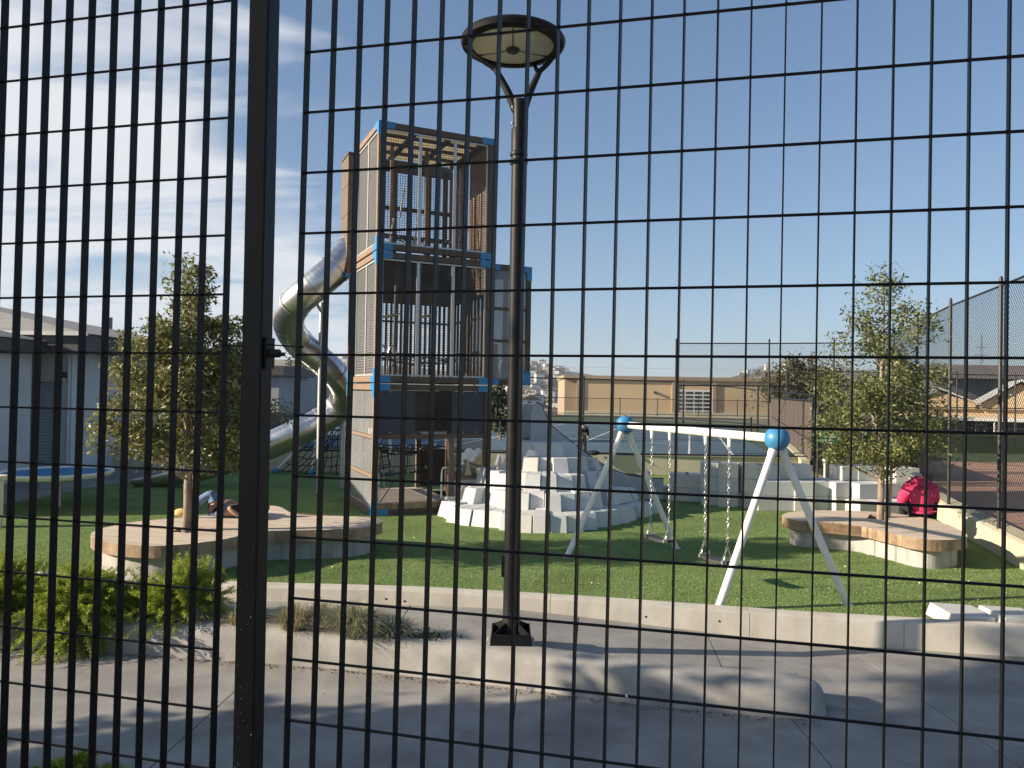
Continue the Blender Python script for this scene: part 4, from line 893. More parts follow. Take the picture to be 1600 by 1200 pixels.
sdx = Vector((.953, .302, 0)); sdn = Vector((-.302, .953, 0))
upper = [(-.02, 1.45), (-.02, 2.05), (.03, 2.2), (.12, 2.27), (.22, 2.22), (.32, 2.02), (.44, 1.8), (.7, 1.58), (1.1, 1.3), (1.5, 1.02), (1.9, .80), (2.4, .62), (2.9, .54), (3.3, .52)]
lower = [(3.3, .05), (2.9, .05), (2.4, .08), (1.9, .18), (1.4, .42), (.9, .8), (.45, 1.1), (.2, 1.2)]
for off in (0, .62):
    P = [tuple(sdx*a+sdn*off+Vector((0, 0, z))) for a, z in upper+lower]
    o_ = MB().extr(P, sdn*.045).build('side_panel', 'slide_grey', ms)
    E = [sdx*a+sdn*(off+.0225)+Vector((0, 0, z+.008)) for a, z in upper[3:]]; MB().tube(spline(E, 3), .024, 6).build('edge_trim', 'dark_trim', o_, smooth=True)
bed = [(0, 1.48), (.35, 1.47), (.75, 1.28), (1.2, .98), (1.65, .72), (2.1, .53), (2.6, .43), (3.3, .41)]
m = MB(); vs = []
for p in spline([(a, 0, z) for a, z in bed], 4):
    for o2 in (.046, .619): vs.append(sdx*p.x+sdn*o2+Vector((0, 0, p.z)))
m.add(vs, [(2*i, 2*i+1, 2*i+3, 2*i+2) for i in range(len(vs)//2-1)]); m.build('chute', 'steel_rough', ms, smooth=True)
MB().tube([sdx*.02+sdn*.02+Vector((0, 0, 2.24)), sdx*.02+sdn*.64+Vector((0, 0, 2.24))], .02, 8).build('sit_bar', 'steel_rough', ms)
# ------------------------------------------------------------------ block seating behind the swings
bs = thing('block_seating', 'pale cube blocks stacked as seating behind the swing', 'seating', (6.0, 17.2, T))
def blk(x, y, z, w, d, h, rz, mi, parent=bs, o=(6.0, 17.2)):
    b = MB(); b.box(-w/2, w/2, -d/2, d/2, 0, h); q = b.build('block', 'block%d' % mi, parent, bevel=.01, loc=(x-o[0], y-o[1], z)); q.rotation_euler = (0, 0, rz); return q
rr = random.Random(8)
row = [  # x, y, storeys, size, rotation
    (3.72, 18.25, 1, .46, -.3), (4.02, 18.05, 2, .48, -.25), (4.38, 17.95, 2, .46, -.2), (4.62, 17.45, 3, .46, -.2), (4.92, 17.2, 3, .44, -.12), (5.12, 17.3, 1, .44, -.1), (5.42, 17.1, 3, .46, .02), (5.78, 17.05, 3, .46, .05), (5.62, 16.75, 2, .46, .1), (6.06, 16.78, 2, .46, .05), (6.18, 17.2, 3, .5, .05), (6.45, 16.75, 2, .46, .0), (6.55, 17.25, 3, .5, .0), (6.86, 16.9, 2, .46, .05), (7.15, 17.3, 2, .48, .08), (7.25, 16.75, 2, .44, .3), (7.6, 17.15, 3, .5, .2), (7.72, 16.6, 2, .5, .2), (8.0, 17.2, 3, .5, .15), (8.2, 16.75, 2, .5, .25), (8.42, 17.25, 3, .46, .12), (8.72, 16.9, 3, .56, .1), (7.5, 16.1, 1, .5, .2), (8.0, 16.2, 1, .5, .2), (8.5, 16.4, 1, .5, .2)]
for x, y, nst, s, rz in row:
    for k in range(nst): blk(x+rr.uniform(-.01, .01), y, .0+k*.325, s-.01, s-.01, .32, rz+rr.uniform(-.02, .02), rr.choice((0, 0, 1, 2, 3)))
wb = thing('block_bench', 'low row of white angular blocks at lower right edge', 'seating', (5.3, 8.5, T))
for i, (x, y) in enumerate(((5.1, 8.56), (5.62, 8.48), (6.14, 8.42))):
    q = [(-.26, -.24, 0), (.252, -.24, 0), (.252, .24, 0), (-.26, .24, 0), (-.21, -.24, .13+.01*i), (.252, -.24, .115), (.252, .2, .13), (-.23, .2, .155)]
    MB().add([(a+x-5.3, b+y-8.5, c) for a, b, c in q], [(3, 2, 1, 0), (4, 5, 6), (4, 6, 7), (0, 1, 5, 4), (1, 2, 6, 5), (2, 3, 7, 6), (3, 0, 4, 7)]).build('block', 'block0', wb, bevel=.01)
# ------------------------------------------------------------------ rope climber behind the tube slide
rc = thing('rope_climber', 'low rope net climber with white poles and blue nodes', 'climber', (-5.2, 22.0, T))
nodes = {'a': (-1.75, .4, .06), 'b': (-.62, .1, .06), 'c': (.45, -.45, .06), 'd': (1.7, .2, .06), 'e': (-.55, .5, 1.33), 'f': (.3, .0, 1.37), 'g': (1.6, .3, 1.35), 'h': (-1.9, 1.2, .06), 'i': (.5, 1.5, 1.3)}
for p, q in (('a', 'e'), ('b', 'e'), ('c', 'f'), ('e', 'f'), ('f', 'g'), ('d', 'g'), ('h', 'e'), ('c', 'g'), ('e', 'i'), ('g', 'i')): MB().tube([nodes[p], nodes[q]], .045, 8).build('pole', 'swing_white', rc, smooth=True)
for p in nodes: MB().sphere(nodes[p], .11, 12, 8).build('node', 'ball_blue', rc, smooth=True)
net(nodes['a'], nodes['b'], nodes['e'], nodes['f'], 6, 5, .1, 'rope_net', rc, .012); net(nodes['b'], nodes['c'], nodes['e'], nodes['f'], 5, 5, .08, 'rope_net', rc, .012); net(nodes['c'], nodes['d'], nodes['f'], nodes['g'], 6, 5, .08, 'rope_net', rc, .012)
# ------------------------------------------------------------------ people
def skin(name, J, E, mat, parent, root, sub=2):
    names = list(J); me = bpy.data.meshes.new(name); me.from_pydata([J[k][0] for k in names], [(names.index(a), names.index(b)) for a, b in E], [])
    me.materials.append(MATS[mat]); o = bpy.data.objects.new(name, me); col.objects.link(o); o.parent = parent
    sk = o.modifiers.new('skin', 'SKIN'); lay = me.skin_vertices
    if not lay:
        bpy.context.view_layer.objects.active = o
    for i, k in enumerate(names):
        r_ = J[k][1]; me.skin_vertices[0].data[i].radius = r_ if isinstance(r_, tuple) else (r_, r_); me.skin_vertices[0].data[i].use_root = (k == root)
    sk.use_smooth_shade = True; s_ = o.modifiers.new('sub', 'SUBSURF'); s_.levels = sub; s_.render_levels = sub; return o
def head_on(parent, c, r, fwd, hair, hairmat='hair_dark', facemat='skin_tone'):
    """face features and hair for a head centred at c"""
    f = Vector(fwd).normalized(); s_ = f.cross(Vector((0, 0, 1)))
    s_ = s_.normalized() if s_.length > .1 else Vector((1, 0, 0)); u_ = s_.cross(f)
    h = MB(); h.sphere(Vector(c)-f*r*.16+u_*r*.16, r*1.1, 14, 9)
    h.build('hair', hairmat, parent, smooth=True)
    e = MB()
    for k in (-1, 1): e.sphere(Vector(c)+f*r*.93+s_*k*r*.36+u_*r*.05, r*.11, 6, 5)
    e.build('eyes', 'hair_dark', parent)
    MB().sphere(Vector(c)+f*r*1.02-u_*r*.2, r*.17, 7, 5).build('nose', facemat, parent, smooth=True)
# reclining person on the left bench (on the back, knees raised, feet to the left)
pz = .66
p1 = thing('person', 'person lying on the left bench in blue jeans and black top', 'person', (-4.6, 12.0, pz), R(4)); p1.scale = (.94, .94, .94)
J = {'pel': ((.0, 0, .11), (.15, .11)), 'wai': ((.18, 0, .11), (.13, .10)), 'che': ((.42, 0, .12), (.16, .11)), 'nek': ((.58, 0, .14), .055), 'hea': ((.72, 0, .17), .095),
     'hl': ((-.03, -.09, .11), .085), 'kl': ((-.1, -.11, .42), .062), 'al': ((-.52, -.10, .10), .045), 'hr': ((-.03, .09, .11), .085), 'kr': ((-.22, .12, .34), .062), 'ar': ((-.6, .12, .10), .045),
     'sl': ((.47, -.19, .12), .06), 'el': ((.24, -.36, .2), .045), 'wl': ((.42, -.36, .06), .034), 'sr': ((.47, .19, .12), .06), 'er': ((.25, .34, .1), .045), 'wr': ((.1, .18, .24), .034)}
E_ = [('pel', 'wai'), ('wai', 'che'), ('che', 'nek'), ('nek', 'hea'), ('pel', 'hl'), ('hl', 'kl'), ('kl', 'al'), ('pel', 'hr'), ('hr', 'kr'), ('kr', 'ar'), ('che', 'sl'), ('sl', 'el'), ('el', 'wl'), ('che', 'sr'), ('sr', 'er'), ('er', 'wr')]
skin('body', J, E_, 'skin_tone', p1, 'pel')
def sub_clothes(J, keys, edges, grow, name, mat, parent, root):
    K = {k: (J[k][0], tuple(x+grow for x in J[k][1]) if isinstance(J[k][1], tuple) else J[k][1]+grow) for k in keys}; return skin(name, K, edges, mat, parent, root)
sub_clothes(J, ['pel', 'wai', 'hl', 'kl', 'al', 'hr', 'kr', 'ar'], [('pel', 'wai'), ('pel', 'hl'), ('hl', 'kl'), ('kl', 'al'), ('pel', 'hr'), ('hr', 'kr'), ('kr', 'ar')], .022, 'jeans', 'jeans', p1, 'pel')
sub_clothes(J, ['wai', 'che', 'nek', 'sl', 'el', 'sr', 'er'], [('wai', 'che'), ('che', 'nek'), ('che', 'sl'), ('sl', 'el'), ('che', 'sr'), ('sr', 'er')], .026, 'top', 'black_cloth', p1, 'che')
def shoe(parent, c, d, mat, l=.25):
    d = Vector(d).normalized(); m = MB(); m.sphere((0, 0, 0), 1, 10, 7); o = m.build('shoe', mat, parent, smooth=True); o.location = c; o.scale = (l/2, .05, .055); o.rotation_euler = (0, 0, math.atan2(d.y, d.x)); return o
shoe(p1, (-.58, -.10, .055), (-1, -.1, 0), 'yellow_shoe'); shoe(p1, (-.67, .12, .055), (-1, .1, 0), 'yellow_shoe')
def hand(parent, w, d, scale=1.0, curl=-.35):
    """palm with five unequal fingers starting at wrist w, pointing along d"""
    d = Vector(d).normalized(); s_ = d.cross(Vector((0, 0, 1))).normalized(); u_ = s_.cross(d); m = MB(); w = Vector(w)
    m.tube([w, w+d*.045*scale, w+d*.09*scale], [.024*scale, .034*scale, .03*scale], 8)
    for k, l in enumerate((.062, .075, .07, .055)):
        b = w+d*.085*scale+s_*(k-1.5)*.019*scale; m.tube([b, b+d*l*.5*scale+u_*curl*.01, b+d*l*scale+u_*curl*.04*scale], [.0095*scale, .009*scale, .007*scale], 6)
    b = w+d*.03*scale-s_*.03*scale; m.tube([b, b+d*.03*scale-s_*.025*scale, b+d*.06*scale-s_*.03*scale+u_*curl*.02], [.012*scale, .011*scale, .008*scale], 6)
    return m.build('hand', 'skin_tone', parent, smooth=True)
hand(p1, (.42, -.36, .06), (.9, .1, -.05)); hand(p1, (.1, .18, .24), (-.3, -1, 0))
head_on(p1, (.72, 0, .17), .1, (.1, 0, 1), True)
# seated person in pink, back to the viewer, head bowed
p2 = thing('person', 'hunched person in a bright pink hooded jacket on the right bench', 'person', (7.2, 13.25, .655), R(-8))
J = {'pel': ((0, 0, .12), (.17, .13)), 'wai': ((0, -.02, .27), (.16, .13)), 'che': ((0, .03, .46), (.19, .15)), 'nek': ((0, .15, .585), .07), 'hea': ((0, .25, .60), .1),
     'hl': ((-.1, .06, .11), .1), 'kl': ((-.13, .46, .12), .07), 'al': ((-.13, .48, -.34), .05), 'hr': ((.1, .06, .11), .1), 'kr': ((.13, .46, .12), .07), 'ar': ((.13, .48, -.34), .05),
     'sl': ((-.21, .06, .47), .08), 'el': ((-.28, .14, .22), .06), 'wl': ((-.1, .36, .22), .04), 'sr': ((.21, .06, .47), .08), 'er': ((.28, .14, .22), .06), 'wr': ((.1, .36, .22), .04)}
skin('body', J, E_, 'skin_tone', p2, 'pel')
sub_clothes(J, ['pel', 'wai', 'che', 'nek', 'sl', 'el', 'wl', 'sr', 'er', 'wr'], [('pel', 'wai'), ('wai', 'che'), ('che', 'nek'), ('che', 'sl'), ('sl', 'el'), ('el', 'wl'), ('che', 'sr'), ('sr', 'er'), ('er', 'wr')], .035, 'jacket', 'pink_cloth', p2, 'wai')
m = MB(); m.sphere((0, .085, .58), 1, 16, 10, .165, .12, .10); m.build('hood', 'pink_cloth', p2, smooth=True)
m = MB()
m.tube([(.17*math.cos(t_), -.02+.165*math.sin(t_), .075) for t_ in [math.pi+math.pi*i/12 for i in range(13)]], .022, 8)
m.build('jacket_hem', 'pink_cloth', p2, smooth=True)
sub_clothes(J, ['pel', 'hl', 'kl', 'al', 'hr', 'kr', 'ar'], [('pel', 'hl'), ('hl', 'kl'), ('kl', 'al'), ('pel', 'hr'), ('hr', 'kr'), ('kr', 'ar')], .018, 'trousers', 'black_cloth', p2, 'pel')
shoe(p2, (-.13, .54, -.4), (0, 1, 0), 'black_cloth'); shoe(p2, (.13, .54, -.4), (0, 1, 0), 'black_cloth')
hand(p2, (-.1, .36, .22), (.6, .8, -.1)); hand(p2, (.1, .36, .22), (-.6, .8, -.1))
MB().sphere((0, .245, .635), .118, 16, 10, 1, 1.05, .9).build('cap', 'cap_white', p2, smooth=True); MB().tube([(-.05, .14, .665), (.05, .14, .665)], .018, 6).build('cap_strap', 'black_cloth', p2)
head_on(p2, (0, .26, .585), .095, (0, .8, -.6), True)
# figure standing on the court edge
p3 = thing('person', 'dark-clothed figure standing at the court edge', 'person', (2.22, 23.35, .80), R(20))
hgt = 1.02/1.72
J = {k: (tuple(c*hgt for c in v[0]), (tuple(x*hgt for x in v[1]) if isinstance(v[1], tuple) else v[1]*hgt)) for k, v in {
    'pel': ((0, 0, .93), (.16, .11)), 'wai': ((0, 0, 1.1), (.14, .10)), 'che': ((0, -.01, 1.33), (.17, .12)), 'nek': ((0, -.02, 1.49), .055), 'hea': ((0, -.04, 1.62), .1),
    'hl': ((-.1, 0, .88), .095), 'kl': ((-.12, -.03, .48), .065), 'al': ((-.13, .03, .08), .05), 'hr': ((.1, 0, .88), .095), 'kr': ((.13, -.02, .48), .065), 'ar': ((.18, .05, .08), .05),
    'sl': ((-.21, 0, 1.4), .065), 'el': ((-.27, 0, 1.12), .05), 'wl': ((-.2, -.16, .98), .036), 'sr': ((.21, 0, 1.4), .065), 'er': ((.3, .02, 1.13), .05), 'wr': ((.2, -.16, 1.0), .036)}.items()}
skin('body', J, E_, 'skin_tone', p3, 'pel')
sub_clothes(J, ['wai', 'che', 'nek', 'sl', 'el', 'wl', 'sr', 'er', 'wr'], [('wai', 'che'), ('che', 'nek'), ('che', 'sl'), ('sl', 'el'), ('el', 'wl'), ('che', 'sr'), ('sr', 'er'), ('er', 'wr')], .018, 'jacket', 'navy_cloth', p3, 'che')
sub_clothes(J, ['pel', 'wai', 'hl', 'kl', 'al', 'hr', 'kr', 'ar'], [('pel', 'wai'), ('pel', 'hl'), ('hl', 'kl'), ('kl', 'al'), ('pel', 'hr'), ('hr', 'kr'), ('kr', 'ar')], .014, 'trousers', 'grey_cloth', p3, 'pel')
shoe(p3, (-.08, -.02, .035), (-.2, -1, 0), 'black_cloth', .15); shoe(p3, (.11, -.02, .035), (.2, -1, 0), 'black_cloth', .15)
hand(p3, tuple(J['wl'][0]), (.5, -.6, -.4), .65); hand(p3, tuple(J['wr'][0]), (-.5, -.6, -.4), .65)
head_on(p3, tuple(J['hea'][0]), .062, (0, -1, 0), True)
bgm = MB(); bgm.sphere((0, 0, .07), 1, 14, 9, .2, .13, .08); bag = bgm.build('bag', 'black_cloth', smooth=True, loc=(2.56, 23.38, .80)); tag(bag, 'dark slumped bag on the court beside the standing figure', 'bag')
# ------------------------------------------------------------------ tennis court beyond the turf
def cz(y): return .80-(y-23.2)*.43/87
cw = thing('court_wall', 'low cream wall between the turf and the court', 'wall', (0, 23.4, 0))
for (a, b) in (((-16, 22.7), (-9.6, 22.85)), ((-9.6, 22.85), (-3.1, 23.15)), ((-3.1, 23.15), (.8, 23.5)), ((.8, 23.5), (4.9, 23.65)), ((4.9, 23.65), (9.3, 23.75)), ((9.3, 23.75), (12, 23.8))):
    a_, b_ = Vector((*a, 0)), Vector((*b, 0)); d = (b_-a_).normalized(); n_ = Vector((-d.y, d.x, 0)); e = d*.006
    MB().prism([tuple((a_+e-Vector((0, 23.4, 0)))[:2]), tuple((b_-e-Vector((0, 23.4, 0)))[:2]), tuple((b_-e+n_*.25-Vector((0, 23.4, 0)))[:2]), tuple((a_+e+n_*.25-Vector((0, 23.4, 0)))[:2])], 0, .8).build('wall_section', 'cream_wall', cw)
    MB().bar(a_+n_*.06+Vector((0, -23.4, .83)), b_+n_*.06+Vector((0, -23.4, .83)), .05, .05).build('edge_rail', 'pole_black', cw)
m = MB(); m.add([(-60, 22.9, cz(22.9)-.01), (14, 23.7, cz(23.7)-.01), (18.2, 50, cz(50)), (5, 77, cz(77)), (-60, 92, cz(92))], [(0, 1, 2, 3, 4)]); struct(m.build('court_surround', 'court_green'))
cd = Vector((.23, .973)); cn = Vector((.973, -.23))
def cp(a, b, z): p = Vector((7.15, 24.2))+cd*a-cn*b; return (p.x, p.y, cz(p.y)+z)
m = MB(); m.add([cp(0.2, -1.2, .004), cp(25, -1.2, .004), cp(25, 42, .004), cp(-6, 42, .004), cp(-.6, 4, .004)], [(0, 1, 2, 3, 4)]); ct = struct(m.build('court_surface', 'court_blue'))
for a0, a1, b0, b1 in ((0, 24, 0, .07), (0, 24, 1.37, 1.44), (0, 24, 10.9, 10.97), (0, 24, 9.5, 9.57), (5.5, 5.57, 1.44, 9.5), (18.3, 18.37, 1.44, 9.5), (24, 24.07, 0, 10.97), (5.5, 18.3, 5.45, 5.52), (0, 24, 15, 15.07), (0, 24, 26, 26.07)):
    m = MB(); m.add([cp(a0, b0, .009), cp(a0, b1, .009), cp(a1, b1, .009), cp(a1, b0, .009)], [(0, 1, 2, 3)]); m.build('court_line', 'white_paint', ct)
nt_ = thing('tennis_net', 'dark tennis net strung across the blue court', 'net', (0, 0, 0))
pa, pb = Vector(cp(8, -1.1, 0)), Vector(cp(8, 12, 0))
for p in (pa, pb): MB().tube([p, p+Vector((0, 0, 1.07))], .045, 8).build('net_post', 'pole_black', nt_)
m = MB()
for i in range(0, 131): q = pa.lerp(pb, i/130); m.bar(q+Vector((0, 0, .03)), q+Vector((0, 0, .95)), .006, .006)
for k in range(10): m.bar(pa+Vector((0, 0, .03+k*.1)), pb+Vector((0, 0, .03+k*.1)), .006, .006)
stuff(m.build('netting', 'rope', nt_)); MB().bar(pa+Vector((0, 0, .97)), pb+Vector((0, 0, .97)), .02, .06).build('net_band', 'dark_trim', nt_)
# ------------------------------------------------------------------ chain-link fences
def chain_link(label, P, z0f, z1f, nposts, pitch=.08, r=.0024, mat='pole_black', pr_=.032, rails=(1.0,), mesh=True, name='chain_link_fence', cat='fence'):
    root = thing(name, label, cat, (P[0][0], P[0][1], 0)); o = Vector((P[0][0], P[0][1], 0))
    for i in range(len(P)-1):
        a, b = Vector((*P[i], 0))-o, Vector((*P[i+1], 0))-o; Ls = (b-a).length; d = (b-a).normalized()
        za, zb, ya, yb = z0f(i), z0f(i+1), z1f(i), z1f(i+1)
        if i == 0 or True:
            MB().tube([a+Vector((0, 0, za-.1)), a+Vector((0, 0, ya+.12)), a+Vector((0, 0, ya+.16))], [pr_, pr_, pr_*.5], 8).build('post', mat, root, smooth=True)
        if i == len(P)-2: MB().tube([b+Vector((0, 0, zb-.1)), b+Vector((0, 0, yb+.12)), b+Vector((0, 0, yb+.16))], [pr_, pr_, pr_*.5], 8).build('post', mat, root, smooth=True)
        for f in rails: MB().tube([a+Vector((0, 0, za+(ya-za)*f)), b+Vector((0, 0, zb+(yb-zb)*f))], pr_*.62, 7).build('rail', mat, root)
        if mesh:
            m = MB(); Hh = ya-za; n = int((Ls+Hh)/pitch)
            for k in range(n+1):
                s0 = k*pitch-Hh
                for dr in (1, -1):
                    # line from (s0,0) to (s0+H,H) or mirrored, clipped to the panel
                    t0 = max(0, -s0); t1 = min(Hh, Ls-s0)
                    if t1 <= t0: continue
                    if dr == 1: p, q = (s0+t0, t0), (s0+t1, t1)
                    else: p, q = (s0+t0, Hh-t0), (s0+t1, Hh-t1)
                    f = lambda s, h_: a+d*s+Vector((0, 0, za+(zb-za)*s/Ls+h_*((ya-za)+((yb-zb)-(ya-za))*s/Ls)/Hh))+Vector((-d.y, d.x, 0))*(.003*dr)
                    m.bar(f(*p), f(*q), 2*r, 2*r)
            stuff(m.build('link_mesh', mat, root))
    return root
chain_link('tall black chain-link fence along the right of the playground', [(6.6, 7.4), (7.3, 9.8), (8.08, 12.5), (8.87, 15.3), (9.97, 18.6), (11.3, 22.4), (12.4, 25.6)], lambda i: .58, lambda i: 4.6, 0, rails=(1.0,), pitch=.085, r=.0019)
chain_link('tall black chain-link fence across the near court edge', [(5.38, 24.8), (8.45, 24.85), (10.6, 24.9), (12.4, 25.2)], lambda i: .75, lambda i: 4.4+.05*i, 0, rails=(1.0, .62), pitch=.10, r=.0024)
chain_link('thin court fence with sagging rails in front of the tan building', [(-2, 40), (3.9, 41), (9.2, 40.5), (11.4, 35), (12.3, 29.5), (13.6, 27)], lambda i: (.7, .7, .7, .8, .8, .8)[i], lambda i: (3.5, 3.5, 3.4, 3.0, 2.75, 2.6)[i], 0, rails=(1.0, .27), mesh=False, pr_=.05, name='court_fence')
chain_link('distant low mesh fence before the tan building', [(-12, 84), (-5, 84), (2, 84), (8, 84.5), (12.2, 85), (16.4, 85), (21, 85), (25.4, 85), (30, 85)], lambda i: .4, lambda i: 2.2, 0, rails=(1.0, .04), mesh=True, pr_=.05, pitch=.35, r=.007, name='far_fence')
chain_link('dark mesh fence before the gabled building at right', [(16, 44), (20, 46), (24, 47), (28, 47.5), (32, 48), (37, 48)], lambda i: .1, lambda i: 4.3, 0, rails=(1.0, .5), mesh=True, pr_=.05, pitch=.3, r=.004, name='far_fence')
# screened court fence: dark fabric panels
sf = thing('screen_fence', 'brown windscreen fence along the right side of the court', 'fence', (8.4, 20.6, 0)); so_ = Vector((8.4, 20.6, 0))
SA, SB = Vector((8.45, 20.9, 0)), Vector((17.2, 50, 0)); SA = Vector((9.0, 22.6, 0)); ns = 11
for i in range(ns):
    f0, f1 = (i/ns)**1.35, ((i+1)/ns)**1.35; a, b = SA.lerp(SB, f0), SA.lerp(SB, f1); d = (b-a).normalized()
    nl = Vector((-d.y, d.x, 0))*.03
    MB().extr([a-so_+d*.03+Vector((0, 0, .78)), b-so_-d*.03+Vector((0, 0, .78)), b-so_-d*.03+Vector((0, 0, 2.55)), a-so_+d*.03+Vector((0, 0, 2.55))], nl).build('screen_panel', 'screen', sf)
    MB().tube([a-so_+Vector((0, 0, .5)), a-so_+Vector((0, 0, 2.7))], .04, 8).build('post', 'pole_black', sf)
for z in (1.4, 2.6): MB().tube([SA-so_-Vector((.035, 0, -z)), SB-so_-Vector((.035, 0, -z))], .03, 6).build('rail', 'pole_black', sf)
MB().extr([SA-so_+Vector((-.35, -.1, .55)), SB-so_+Vector((-.35, 0, .55)), SB-so_+Vector((-.35, 0, .82)), SA-so_+Vector((-.35, -.1, .82))], (.25, 0, 0)).build('footing', 'cream_wall', sf)
ls = thing('low_screen', 'low dark screen panels right of the court corner', 'fence', (9.1, 22.4, 0))
for i in range(5):
    a = Vector((9.05+.62*i, 22.3-.1*i, 0)); MB().box(a.x-9.1+.02, a.x-9.1+.60, a.y-22.4, a.y-22.4+.03, .6, 2.42 if i < 2 else 1.45).build('screen_panel', 'screen', ls); MB().tube([(a.x-9.1, a.y-22.4, .2), (a.x-9.1, a.y-22.4, 2.6)], .03, 7).build('post', 'pole_black', ls)
for x_, z_, w_, nm in ((9.0, 1.28, .62, 'a'),):
    sg = thing('fence_sign', 'green and white sign on the screened fence', 'sign', (9.05, 22.15, 1.5)); MB().box(0, .62, 0, .02, -.12, .22).build('board', 'green_sign', sg)
    for k in range(3): MB().box(.1, .52-.06*k, -.004, -.001, .12-.09*k, .15-.09*k).build('lettering', 'white_paint', sg)
sp_ = thing('drinking_tap', 'small white tap standing by the low screen', 'tap', (9.1, 21.9, .2)); MB().lathe([(.03, 0), (.03, .55), (.045, .57), (.045, .62)], n=10).build('pipe', 'window_white', sp_); MB().sphere((0, 0, .68), .07, 10, 7).build('head', 'window_white', sp_, smooth=True)
# cream wall under the tall fence on the right
rw = thing('fence_wall', 'cream sloped-top wall under the tall right fence', 'wall', (8, 12, 0))
rl = [(6.6, 7.35), (7.2, 9.6), (7.62, 11.2), (7.98, 12.5), (8.45, 14.2), (8.78, 15.3), (9.88, 18.6), (11.2, 22.4)]
for i in range(len(rl)-1):
    a, b = Vector((*rl[i], 0))-Vector((8, 12, 0)), Vector((*rl[i+1], 0))-Vector((8, 12, 0)); d = (b-a).normalized(); n_ = Vector((d.y, -d.x, 0)); e = d*.005
    q = [a+e-n_*.04, a+e+n_*.28, b-e+n_*.28, b-e-n_*.04]
    MB().add([(p.x, p.y, 0.0) for p in q]+[(q[0].x+n_.x*.04, q[0].y+n_.y*.04, .56), (q[1].x, q[1].y, .64), (q[2].x, q[2].y, .64), (q[3].x+n_.x*.04, q[3].y+n_.y*.04, .56)], [(3, 2, 1, 0), (4, 5, 6, 7), (0, 1, 5, 4), (1, 2, 6, 5), (2, 3, 7, 6), (3, 0, 4, 7)]).build('wall_section', 'cream_wall', rw)
# right-hand field
sheet('infield', [(7.2, 7.0), (7.95, 10), (8.45, 12.5), (9.2, 15.3), (10.4, 18.6), (11.7, 22.5), (10.5, 23.8), (13.5, 31), (60, 33), (60, 5)], .16, 'dirt')
sheet('field_grass', [(10.2, 24), (13.4, 31), (60, 31.5), (60, 62), (21, 62)], .165, 'field_grass')
sheet('field_verge', [(7.5, 9.9), (8.1, 12.0), (8.9, 14.6), (20, 12.5), (16, 6)], .168, 'field_grass')
bk = thing('backstop_board', 'dark green low board along the far edge of the infield', 'fence', (24, 36, .16))
for i in range(9): MB().box(-10+2.5*i+.02, -10+2.5*i+2.48, 0, .06, 0, .85).build('board', 'leaf_dark', bk)
# ------------------------------------------------------------------ buildings
lb = thing('store_building', 'pale low building with roller shutter and overhanging roof at left', 'building', (-12, 20.6, T)); lo = Vector((-12, 20.6, T))
# walls: long flank towards the viewer, with a recessed door bay
MB().box(-.42, -.0, 0, 9, 0, 3.4).build('wall', 'bldg_white', lb); MB().box(-14, -2.62, .0, 9, 0, 3.4).build('wall', 'bldg_white', lb); MB().box(-2.62, -.42, 0.0, .3, 2.58, 3.4).build('wall', 'bldg_white', lb); MB().box(-2.62, -.42, .3, 9, 0, 3.4).build('wall', 'bldg_white', lb)
for i in range(29): MB().add([(-2.6, .16, .03+.088*i), (-.44, .16, .03+.088*i), (-.44, .13, .03+.088*i+.044), (-2.6, .13, .03+.088*i+.044), (-2.6, .16, .03+.088*i+.086), (-.44, .16, .03+.088*i+.086)], [(0, 1, 2, 3), (3, 2, 5, 4)]).build('shutter_slat', 'shutter', lb)
MB().box(-.52, -.44, .05, .2, 0, 2.56).build('shutter_rail', 'shutter', lb)
MB().box(-14.6, .75, -.75, 9.6, 3.4, 3.85).build('fascia', 'fascia', lb)
MB().add([(-14.7, -.85, 3.86), (.85, -.85, 3.86), (.85, 9.7, 3.86), (-14.7, 9.7, 3.86), (-11, 4.4, 5.6), (-8.0, 4.4, 5.6)], [(0, 1, 5, 4), (1, 2, 5), (2, 3, 4, 5), (3, 0, 4), (3, 2, 1, 0)]).build('roof', 'roof_grey', lb)
MB().box(-14.72, .87, -.87, -.80, 3.80, 3.9).build('gutter', 'window_white', lb)
wl_ = MB().box(-.33, -.1, -.13, 0, 2.68, 2.86).build('wall_light', 'fascia', lb); MB().box(-.29, -.14, -.12, -.02, 2.6, 2.68).build('lamp_glass', 'window_white', wl_)
MB().tube([(-.06, -.05, 0), (-.06, -.05, 3.3)], .04, 8).build('downpipe', 'bldg_white', lb)
MB().tube([(-4, 9.3, 3.2), (-4, 9.3, 5.2)], .12, 10).build('flue', 'wall_greydark', lb)
# near wing out of frame on the left
wg = thing('store_wing', 'pale wing of the low building standing left of the view', 'building', (-12.6, 13.6, T))
MB().box(-10, 0, 0, 6.2, 0, 3.3).build('wall', 'bldg_white', wg); MB().box(-10.5, .4, -.4, 6.2, 3.31, 3.62).build('fascia', 'fascia', wg); MB().add([(-10.6, -.45, 3.63), (.45, -.45, 3.63), (.45, 6.2, 3.63), (-10.6, 6.2, 3.63), (-9, 3, 4.5), (-2.5, 3, 4.5)], [(0, 1, 5, 4), (1, 2, 5), (2, 3, 4, 5), (3, 0, 4)]).build('roof', 'roof_grey', wg)
MB().box(-6, -4.9, -.06, 0, 0, 2.1).build('door', 'shutter', wg)
sheet('forecourt', [(-16, 15.0), (-10.5, 15.3), (-10.3, 18.2), (-9.8, 19.9), (-9.2, 21.4), (-7.8, 22.8), (-9, 26), (-30, 40), (-30, 16)], T+.006, 'pavement')
